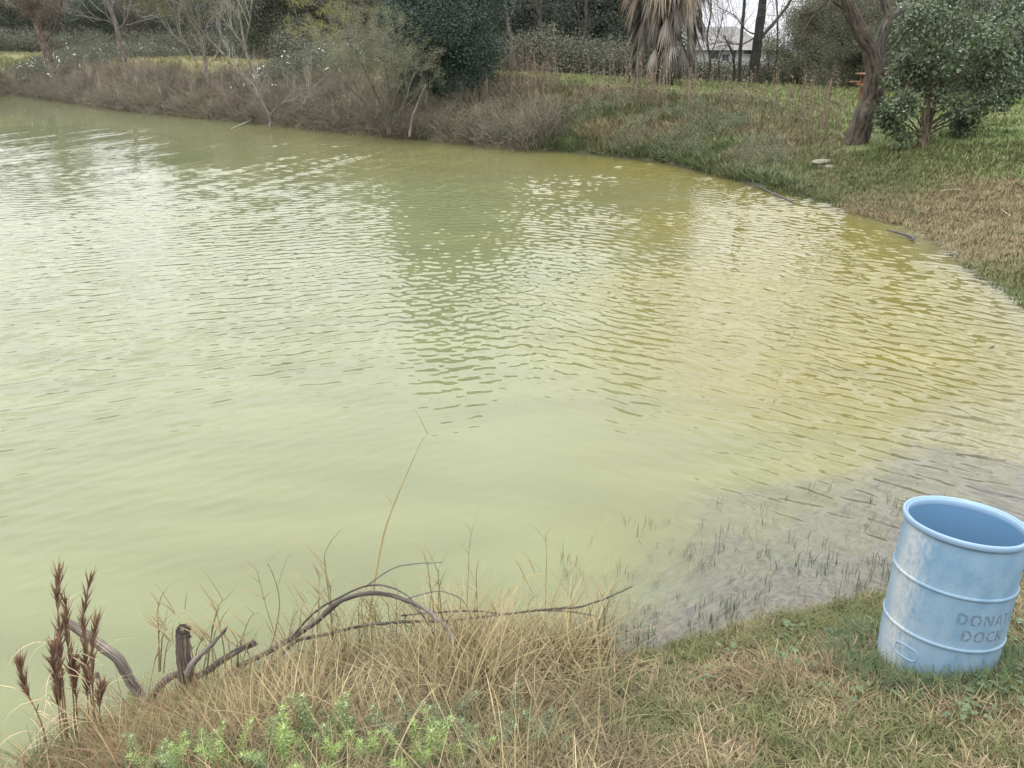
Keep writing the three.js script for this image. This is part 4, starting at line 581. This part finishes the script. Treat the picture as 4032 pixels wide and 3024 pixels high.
// ------------------------------------------------------------------ driftwood and fallen branch at the near water edge
{
  const WOOD = [0.29, 0.25, 0.225], PALEW = [0.40, 0.36, 0.33], d = -G(740, 2790).z + 0.05;
  const wt = woodTex; wt.repeat.set(1, 2); const wm = new THREE.MeshStandardMaterial({ vertexColors: true, roughness: 0.9, map: wt, bumpMap: wt, bumpScale: 0.012 });
  const snag = thing('driftwood', 'weathered grey stump and broken limbs rising from the water edge at left', 'driftwood', at(753, 2800, d));
  const part = (name, fn) => { const m = new MB(); fn(m); hang(m.build(name, wm, snag), snag); };
  part('stump', (m) => limb(m, d, [[760, 2830], [752, 2770], [738, 2690], [732, 2640], [722, 2560], [720, 2500], [722, 2476]], 78, 58, [0.19, 0.155, 0.13], 4, 12, 0.004, 8));
  part('limb', (m) => limb(m, d + 0.1, [[600, 2800], [552, 2728], [512, 2680], [468, 2600], [372, 2526], [310, 2478], [264, 2448]], 54, 40, WOOD, 5, 12, 0.003, 9));
  part('limb', (m) => limb(m, d + 0.02, [[590, 2760], [640, 2690], [694, 2656], [776, 2664], [865, 2606], [957, 2550], [1004, 2532]], 38, 28, [0.23, 0.195, 0.17], 5, 10, 0.004, 10));
  part('limb', (m) => limb(m, d - 0.04, [[740, 2650], [760, 2610], [815, 2556], [860, 2510], [891, 2470]], 40, 6, PALEW, 5, 10, 0.004, 11));
  part('limb', (m) => limb(m, d + 0.2, [[380, 2650], [420, 2720], [462, 2800], [480, 2840]], 16, 14, WOOD, 4, 8, 0, 12));
  const splinter = (x, y, dd, a, n, w) => { const r = RNG(x), m = new MB(), c = at(x, y, d + dd), k = mpp(d); for (let i = 0; i < n; i++) { const o = V((r() - 0.5) * w * k, 0, (r() - 0.5) * w * k), l = (14 + 30 * r()) * k, q = c.clone().add(o), dirn = V(Math.cos(a) + (r() - 0.5) * 0.4, Math.sin(a) + (r() - 0.5) * 0.3, (r() - 0.5) * 0.4).normalize(); m.tube([q.clone().addScaledVector(dirn, -l), q, q.clone().addScaledVector(dirn, l * 0.6)], [0.008, 0.006, 0.001], mixc([0.16, 0.13, 0.11], PALEW, r()), 5); } hang(m.build('splintered_end', wm, snag), snag).userData.kind = 'stuff'; };
  splinter(722, 2480, 0, 1.57, 12, 46); splinter(1000, 2535, 0.02, 0.5, 7, 20); splinter(268, 2450, 0.1, 2.5, 7, 26); splinter(886, 2478, -0.04, 0.9, 4, 8);
  const e = d + 0.25, br = thing('fallen_branch', 'long fallen dead branch arching over the straw at the water edge', 'branch', at(1100, 2600, e)), BR = [0.185, 0.16, 0.145], P2 = [0.36, 0.325, 0.305];
  const bp = (name, pts, w0, w1, col, dd = 0, s = 1) => { const m = new MB(); limb(m, e + dd, pts, w0, w1, col, 5, 8, 0.004, s); hang(m.build(name, wm, br), br); };
  bp('main_stem', [[800, 2745], [860, 2690], [922, 2640], [1000, 2594], [1124, 2528], [1248, 2445], [1331, 2372], [1414, 2341], [1513, 2339], [1613, 2370], [1704, 2420, -0.06], [1770, 2486, -0.16], [1787, 2561, -0.3], [1799, 2644, -0.42], [1791, 2768, -0.55]], 32, 12, (x) => mixc(BR, P2, sstep(0.55, 0.8, x)), 0, 1);
  bp('side_branch', [[1000, 2680], [1080, 2610], [1166, 2525], [1282, 2499], [1414, 2466], [1580, 2449], [1745, 2445], [1969, 2420], [2159, 2399], [2275, 2391], [2391, 2354], [2490, 2308]], 20, 5, BR, 0.03, 2);
  bp('side_branch', [[1580, 2425], [1700, 2412], [1850, 2405], [2000, 2416], [2118, 2405], [2242, 2408], [2341, 2424]], 9, 4, BR, 0.06, 3);
  bp('twig', [[1150, 2510], [1232, 2416], [1331, 2354], [1464, 2304], [1563, 2321], [1629, 2370], [1680, 2450], [1770, 2600]], 11, 4, (x) => mixc(BR, P2, sstep(0.4, 0.7, x)), -0.05, 4);
  bp('twig', [[1440, 2310], [1546, 2238], [1629, 2221], [1737, 2215]], 7, 4, P2, 0.02, 5);
  bp('twig', [[1600, 2360], [1680, 2335], [1745, 2329], [1828, 2370], [1853, 2461], [1800, 2510]], 6, 3, P2, -0.08, 6);
  bp('twig', [[1620, 2380], [1700, 2470], [1770, 2600], [1850, 2680]], 6, 3, P2, -0.03, 7);
  bp('twig', [[2200, 2395], [2260, 2380], [2300, 2330]], 4, 2, BR, 0.03, 8);
  bp('twig', [[1180, 2560], [1290, 2590], [1400, 2620]], 7, 3, BR, -0.05, 9);
}

// ------------------------------------------------------------------ red brown plumed stalks at the left
{
  const RB = [0.22, 0.125, 0.072], d0 = -G(280, 2960).z, t = thing('plumed_grass', 'clump of tall red brown plumed grass stalks at the lower left', 'tall grass', G(280, 2960));
  const stalks = [[[[272, 2940], [242, 2624], [227, 2371], [234, 2255]], 0, 0.62], [[[298, 2930], [287, 2729], [266, 2519], [258, 2361]], 0.03, 0.6], [[[392, 2920], [363, 2782], [335, 2560], [331, 2413], [358, 2271]], 0.08, 0.6], [[[388, 2910], [366, 2740], [363, 2571], [378, 2445]], 0.02, 0.6], [[[275, 2950], [237, 2782], [216, 2650], [211, 2556]], -0.03, 0.42], [[[205, 3010], [158, 2835], [100, 2708], [72, 2600]], -0.05, 0.42], [[[398, 2890], [392, 2782], [402, 2708]], 0, 0.5], [[[262, 2950], [240, 2700], [228, 2560], [238, 2470]], 0.04, 0.55], [[[310, 2920], [300, 2760], [290, 2600]], 0.05, 0.45], [[[352, 2900], [345, 2740], [338, 2590]], 0.06, 0.5], [[[250, 2960], [232, 2800], [228, 2680]], -0.02, 0.4]];
  stalks.forEach(([pts, dd, plume], i) => {
    const r = RNG(500 + i), P = smoothPath(pts.map(([x, y]) => at(x, y, d0 + dd)), 8), sm = new MB(), pm = new MB(); sm.tube(P, (x) => 0.0042 * (1 - 0.55 * x), mixc(RB, [0.2, 0.13, 0.07], r()), 6);
    for (let k = 0; k < 5; k++) { const q = P[Math.floor(P.length * (0.05 + 0.5 * r()))], a = r() * 6.283, o = V(Math.cos(a), 0, Math.sin(a)), pts2 = [q]; let el = 1.1; for (let j = 0; j < 5; j++) { pts2.push(pts2[j].clone().add(V(o.x * Math.cos(el), Math.sin(el), o.z * Math.cos(el)).multiplyScalar(0.05 + 0.02 * r()))); el -= 0.5; } sm.blade(pts2, 0.006, V(-o.z, 0.3, o.x), [0.26, 0.19, 0.11], [0.36, 0.29, 0.18]); }
    const st = hang(sm.build('stalk', straw, t), t), n = P.length;
    for (let k = 0; k < 130; k++) { const g = 1 - plume * Math.pow(r(), 1.1), gaps = Math.sin(g * 38 + i) > -0.75; if (!gaps) continue; const q = P[Math.min(n - 1, Math.floor(g * (n - 1)))].clone(), T = V().subVectors(P[Math.min(n - 1, Math.floor(g * (n - 1)) + 1)], P[Math.max(0, Math.floor(g * (n - 1)) - 1)]).normalize(), D = T.clone().add(V((r() - 0.5) * 0.8, 0.15 * r(), (r() - 0.5) * 0.8)).normalize(), l = 0.05 + 0.07 * r(), c = mixc([0.13, 0.068, 0.042], [0.26, 0.145, 0.085], r()); pm.blade([q, q.clone().addScaledVector(D, l * 0.5), q.clone().addScaledVector(D, l).add(V((r() - 0.5) * 0.015, 0, (r() - 0.5) * 0.015))], 0.0085, V(r() - 0.5, 0, r() - 0.5).normalize(), c, mixc(c, [0.3, 0.2, 0.13], 0.5)); }
    const pl = new THREE.Mesh(pm.geo(), leafy); pl.name = 'plume'; pl.castShadow = true; pl.geometry.translate(-t.position.x, -t.position.y, -t.position.z); st.add(pl);
  });
}

// ------------------------------------------------------------------ single tall stalks of dry grass along the near water edge
{
  const stalk = (label, pts, dd, w, col, seed, group) => {
    const r = RNG(seed), d = 3.85 + dd, base = at(pts[0][0], pts[0][1], d), t = thing('tall_grass_stalk', label, 'grass stalk', base, group), m = new MB(), P = smoothPath(pts.map(([x, y]) => at(x, y, d)), 7);
    m.tube(P, (x) => 0.0012 + w * (1 - x), (x) => mixc(col, [0.19, 0.145, 0.07], 0.3 + 0.5 * Math.sin(x * 40) * 0.4), 6); hang(m.build('stem', straw, t), t);
    const n = P.length, k0 = 3 + Math.floor(r() * 3); for (let k = 0; k < k0; k++) { const m2 = new MB(), q = P[Math.min(n - 2, Math.floor(n * (0.35 + 0.63 * (k + r()) / k0)))], s = r() < 0.5 ? -1 : 1, o = V(s, 0.2 * (r() - 0.5), (r() - 0.5) * 0.8).normalize(), L = 0.07 + 0.15 * r(), p2 = [q]; let el = 1.42 - 0.5 * r(); for (let j = 0; j < 5; j++) { p2.push(p2[j].clone().add(V(o.x * Math.cos(el), Math.sin(el), o.z * Math.cos(el)).multiplyScalar(L / 4))); el -= 0.03 + 0.26 * r() * r(); } m2.blade(p2, (x) => 0.0065 * Math.sin(Math.PI * clamp(0.25 + 0.75 * x)) + 0.0006, V(-o.z, 0.6, o.x), [0.17, 0.125, 0.06], [0.25, 0.19, 0.10]); hang(m2.build('leaf', straw, t), t); }
  };
  const S = [['tallest pale jointed grass stalk rising over the arched branch', [[1405, 2700], [1450, 2450], [1513, 2097], [1563, 1956], [1613, 1840], [1662, 1733], [1690, 1700]], 0.05, 0.0062, [0.33, 0.28, 0.12]], ['upright dry stalk just right of the arched branch', [[1838, 2640], [1836, 2480], [1845, 2230], [1850, 2130], [1866, 2062]], 0.1, 0.002, [0.25, 0.2, 0.11]], ['upright dry stalk with a hooked tip near the branch end', [[2140, 2620], [2147, 2395], [2152, 2200], [2155, 2092], [2180, 2078], [2216, 2076]], 0.1, 0.0024, [0.32, 0.25, 0.09]], ['yellow stalk slanting up to the right under the long branch', [[1770, 2640], [1870, 2500], [1994, 2337], [2093, 2263], [2140, 2258]], 0, 0.003, [0.42, 0.32, 0.12]], ['slim stalk leaning right above the tip of the long branch', [[2120, 2540], [2180, 2360], [2225, 2260], [2310, 2170], [2358, 2064], [2400, 2045]], 0.15, 0.002, [0.38, 0.31, 0.17]], ['dark thick stalk slanting in front of the lower left straw', [[890, 3015], [960, 2830], [1030, 2640], [1075, 2520], [1100, 2360], [1060, 2230], [1050, 2220]], -0.5, 0.004, [0.17, 0.12, 0.06]], ['dry stalk with seed leaves left of the arched branch', [[1270, 2680], [1260, 2470], [1256, 2300], [1262, 2260]], 0.05, 0.0018, [0.3, 0.23, 0.12]], ['pair tip stalk at the left of the fallen branch', [[1120, 2600], [1060, 2430], [1020, 2280], [1012, 2245]], 0.05, 0.0018, [0.22, 0.18, 0.09]], ['leaning pale stalk over the weathered stump', [[560, 2960], [590, 2700], [640, 2500], [690, 2420], [745, 2395]], -0.5, 0.0022, [0.42, 0.36, 0.22]], ['dry stalk standing over the muddy shallows', [[2530, 2700], [2560, 2600], [2620, 2480], [2690, 2440]], 0.0, 0.0022, [0.4, 0.33, 0.2]], ['forked dry stalk leaning right on the near turf', [[2600, 2790], [2660, 2700], [2740, 2520]], -0.25, 0.0022, [0.42, 0.35, 0.22]], ['rusty stalk standing at the right end of the straw', [[2370, 2640], [2385, 2540], [2420, 2420], [2410, 2400]], 0.05, 0.002, [0.3, 0.2, 0.1]]];
  S.forEach((s, i) => stalk(s[0], s[1], s[2], s[3], s[4], 600 + i));
  const r = RNG(640), L = 'thin dry grass stalk standing in the straw at the near water edge';
  for (let i = 0; i < 84; i++) { const x = i < 64 ? 620 + 1850 * r() : 1250 + 700 * r(), y0 = 2640 + 60 * r() - (x > 2000 ? 20 : 0), h = (120 + 290 * r() * r()) * (x > 1150 && x < 1900 ? 1.35 : 0.85), ln = (r() - 0.4) * 110; stalk(L, [[x, y0], [x + ln * 0.3, y0 - h * 0.5], [x + ln, y0 - h], [x + ln * 1.3 + 10, y0 - h * 1.06]], (r() - 0.5) * 0.25 - (x < 1000 ? 0.35 : 0), 0.0023 + 0.0017 * r(), mixc([0.11, 0.08, 0.04], [0.28, 0.22, 0.11], r()), 650 + i, 'thin dry grass stalks at the near water edge'); }
}

// ------------------------------------------------------------------ green weeds in the foreground
{
  const weed = (seed, tint) => {                                     // stems with whorls of narrow leaves
    const r = RNG(seed), stemG = new MB(), leafG = new MB(), H = 0.17 + 0.1 * r();
    for (let s = 0; s < 5; s++) { const a = r() * 6.283, ln = 0.35 * r(), p = V((r() - 0.5) * 0.05, 0, (r() - 0.5) * 0.05), e = p.clone().add(V(Math.cos(a) * ln * H * 1.4, H * (0.6 + 0.5 * r()), Math.sin(a) * ln * H * 1.4)), P = smoothPath([p, p.clone().lerp(e, 0.5).add(V(0, 0.02, 0)), e], 4); stemG.tube(P, (x) => 0.0018 * (1 - 0.5 * x), tint, 4); for (let k = 1; k < P.length; k++) for (let j = 0; j < 7; j++) { const b = j * 0.898 + k, o = V(Math.cos(b), 0.5 + 0.3 * r(), Math.sin(b)).normalize(), c = 0.75 + 0.5 * r(); leafG.leaf(P[k], o, V(-Math.sin(b), 0, Math.cos(b)), 0.032 * (0.7 + 0.5 * r()) * (k === P.length - 1 ? 0.7 : 1), 0.005, [tint[0] * c, tint[1] * c, tint[2] * c], 0.1); } for (let f = 0; f < 3; f++) { const q = e.clone().add(V((r() - 0.5) * 0.015, 0.004, (r() - 0.5) * 0.015)); leafG.leaf(q, V(r() - 0.5, 0.6, r() - 0.5).normalize(), V(1, 0, 0), 0.006, 0.006, [0.6, 0.62, 0.4], 0); } }
    return [stemG.geo(), leafG.geo()];
  };
  const kinds = [weed(701, [0.18, 0.27, 0.05]), weed(702, [0.12, 0.175, 0.045]), weed(703, [0.095, 0.13, 0.05])];
  const spots = [[860, 2960, 0], [910, 3010, 0], [1060, 2990, 1], [1190, 2930, 1], [1300, 2985, 0], [1340, 2930, 1], [1420, 3005, 0], [1500, 2985, 0], [1590, 2960, 2], [1690, 3000, 0], [1740, 2950, 0], [1800, 2930, 1], [1790, 2870, 2], [1700, 2860, 2], [1560, 2890, 2], [1900, 2960, 2], [1830, 3000, 0], [700, 3010, 0], [590, 3000, 1], [1270, 2890, 1], [2080, 2900, 2], [2180, 2930, 2], [1650, 3010, 0], [780, 3015, 1], [1140, 3010, 0], [2040, 2840, 2], [1380, 2870, 2]];
  const L = ['bright green feathery weed growing through the foreground straw', 'mid green feathery weed growing through the foreground straw', 'dull green weed growing in the foreground straw'];
  const protos = [];
  spots.forEach(([px, py, k], i) => { const r = RNG(720 + i), p = G(px, py + 115); let t; if (protos[k]) { t = protos[k].clone(); t.name = numbered('green_weed'); scene.add(t); } else { t = protos[k] = thing('green_weed', L[k], 'weed', null, ['bright', 'mid', 'dull'][k] + ' green weeds in the foreground straw'); const a = new THREE.Mesh(kinds[k][0], leafy), b = new THREE.Mesh(kinds[k][1], leafy); a.name = 'stem'; b.name = 'leaves'; a.castShadow = b.castShadow = true; t.add(a, b); } t.position.copy(p); t.position.y += 0.03; t.rotation.y = r() * 6.28; t.scale.setScalar(0.85 + 0.55 * r()); });
  // a lobed leaf plant
  const p = G(2010, 3030), t = thing('lobed_leaf_plant', 'low plant with deeply cut green leaves at the bottom edge', 'plant', p), r = RNG(760); for (let k = 0; k < 9; k++) { const m = new MB(), a = k * 2.4, o = V(Math.cos(a) * 0.07, 0.07 + 0.03 * r(), Math.sin(a) * 0.07); m.tube([V(0, 0, 0), o], [0.0015, 0.001], [0.08, 0.13, 0.05], 3); for (let j = -3; j <= 3; j++) { const b = a + j * 0.55; m.leaf(o, V(Math.cos(b), 0.15, Math.sin(b)).normalize(), V(-Math.sin(b), 0, Math.cos(b)), 0.05 - 0.006 * Math.abs(j), 0.016, [0.085, 0.16, 0.06], 0.1); } m.build('leaf', leafy, t); }
}

// ------------------------------------------------------------------ small things: sticks in the water, stones on the slope
{
  const stick = (label, pts, w, col, lift = 0.01) => { const P = pts.map(([x, y]) => onLevel(x, y, lift)), d = -P[0].z, m = new MB(), o = smoothPath(P, 5); m.tube(o, (x) => w * mpp(d) / 2 * (1 - 0.5 * Math.abs(2 * x - 1)), col, 7, 0.25, 3); const t = m.build('floating_stick', twig); tag(t, label, 'stick'); };
  const DK = [0.055, 0.05, 0.05];
  stick('long dark stick floating nearest the top of the right shore', [[2950, 712], [3040, 760], [3110, 790], [3130, 800]], 7, DK);
  stick('short bent dark stick floating off the tan slope', [[3490, 905], [3550, 920], [3600, 940], [3585, 945]], 10, DK);
  stick('dark stick floating close to the right shore', [[3725, 1004], [3765, 1003], [3770, 1012]], 9, DK);
  stick('dark stick half sunk beside the right shore', [[3790, 1032], [3830, 1045], [3850, 1058]], 9, DK);
  stick('pale branch lying in the water at the far brush', [[910, 507], [950, 490], [990, 475], [1005, 470]], 5, [0.24, 0.22, 0.16], 0.06);
  stick('small black twig floating in the right bay', [[3895, 1372], [3915, 1362]], 9, [0.03, 0.03, 0.03]);
  stick('pale log lying at the left edge of the far bank', [[-30, 335], [20, 322], [46, 310]], 11, [0.42, 0.41, 0.40], 0.7);
  const st = new THREE.MeshStandardMaterial({ color: new THREE.Color(0.17, 0.155, 0.12), roughness: 0.95 });
  [[3238, 645, 0.3, 'long flat pale stone on the slope below the leaning tree'], [3236, 660, 0.13, 'small pale stone left of its twin on the slope'], [3268, 661, 0.15, 'small pale stone right of its twin on the slope']].forEach(([x, y, s, l], i) => { const g = new THREE.IcosahedronGeometry(s, 3), p = g.attributes.position; for (let k = 0; k < p.count; k++) { const v = V().fromBufferAttribute(p, k), q = 1 + 0.35 * N3(v.x * 7 + i, v.y * 7, v.z * 7); p.setXYZ(k, v.x * q, v.y * q * 0.3, v.z * q * 0.7); } g.computeVertexNormals(); const o = new THREE.Mesh(g, st); o.name = numbered('flat_stone'); o.position.copy(G(x, y)); o.position.y += 0.03; o.castShadow = o.receiveShadow = true; scene.add(tag(o, l, 'stone')); });
  const sm = (label, pts) => { const m = new MB(), P = smoothPath(pts.map(([x, y]) => G(x, y).add(V(0, 0.05, 0))), 3); m.tube(P, () => 0.012, [0.36, 0.3, 0.2], 6); tag(m.build('dry_cane', twig), label, 'cane'); };
  sm('pale dry cane lying across the tan slope', [[3700, 762], [3740, 756], [3790, 755]]); sm('short pale cane on the tan slope at the right edge', [[3940, 835], [3975, 860]]);
  const sn = bareTree('dead_stalk', 'tan dead stalk standing alone on the slope left of the leaning tree', -G(2555, 575).z, [{ pts: [[2548, 578], [2562, 525], [2576, 480], [2592, 448]], w0: 14, w1: 4, twigs: 4 }], { col: [0.24, 0.175, 0.11], len: 0.3, rad: 0.006, lev: 1, seed: 801 }); sn.userData.category = 'dead plant';
}
scene.traverse((o) => { if (o.isMesh) { o.castShadow = true; o.receiveShadow = true; } });
renderer.render(scene, camera);
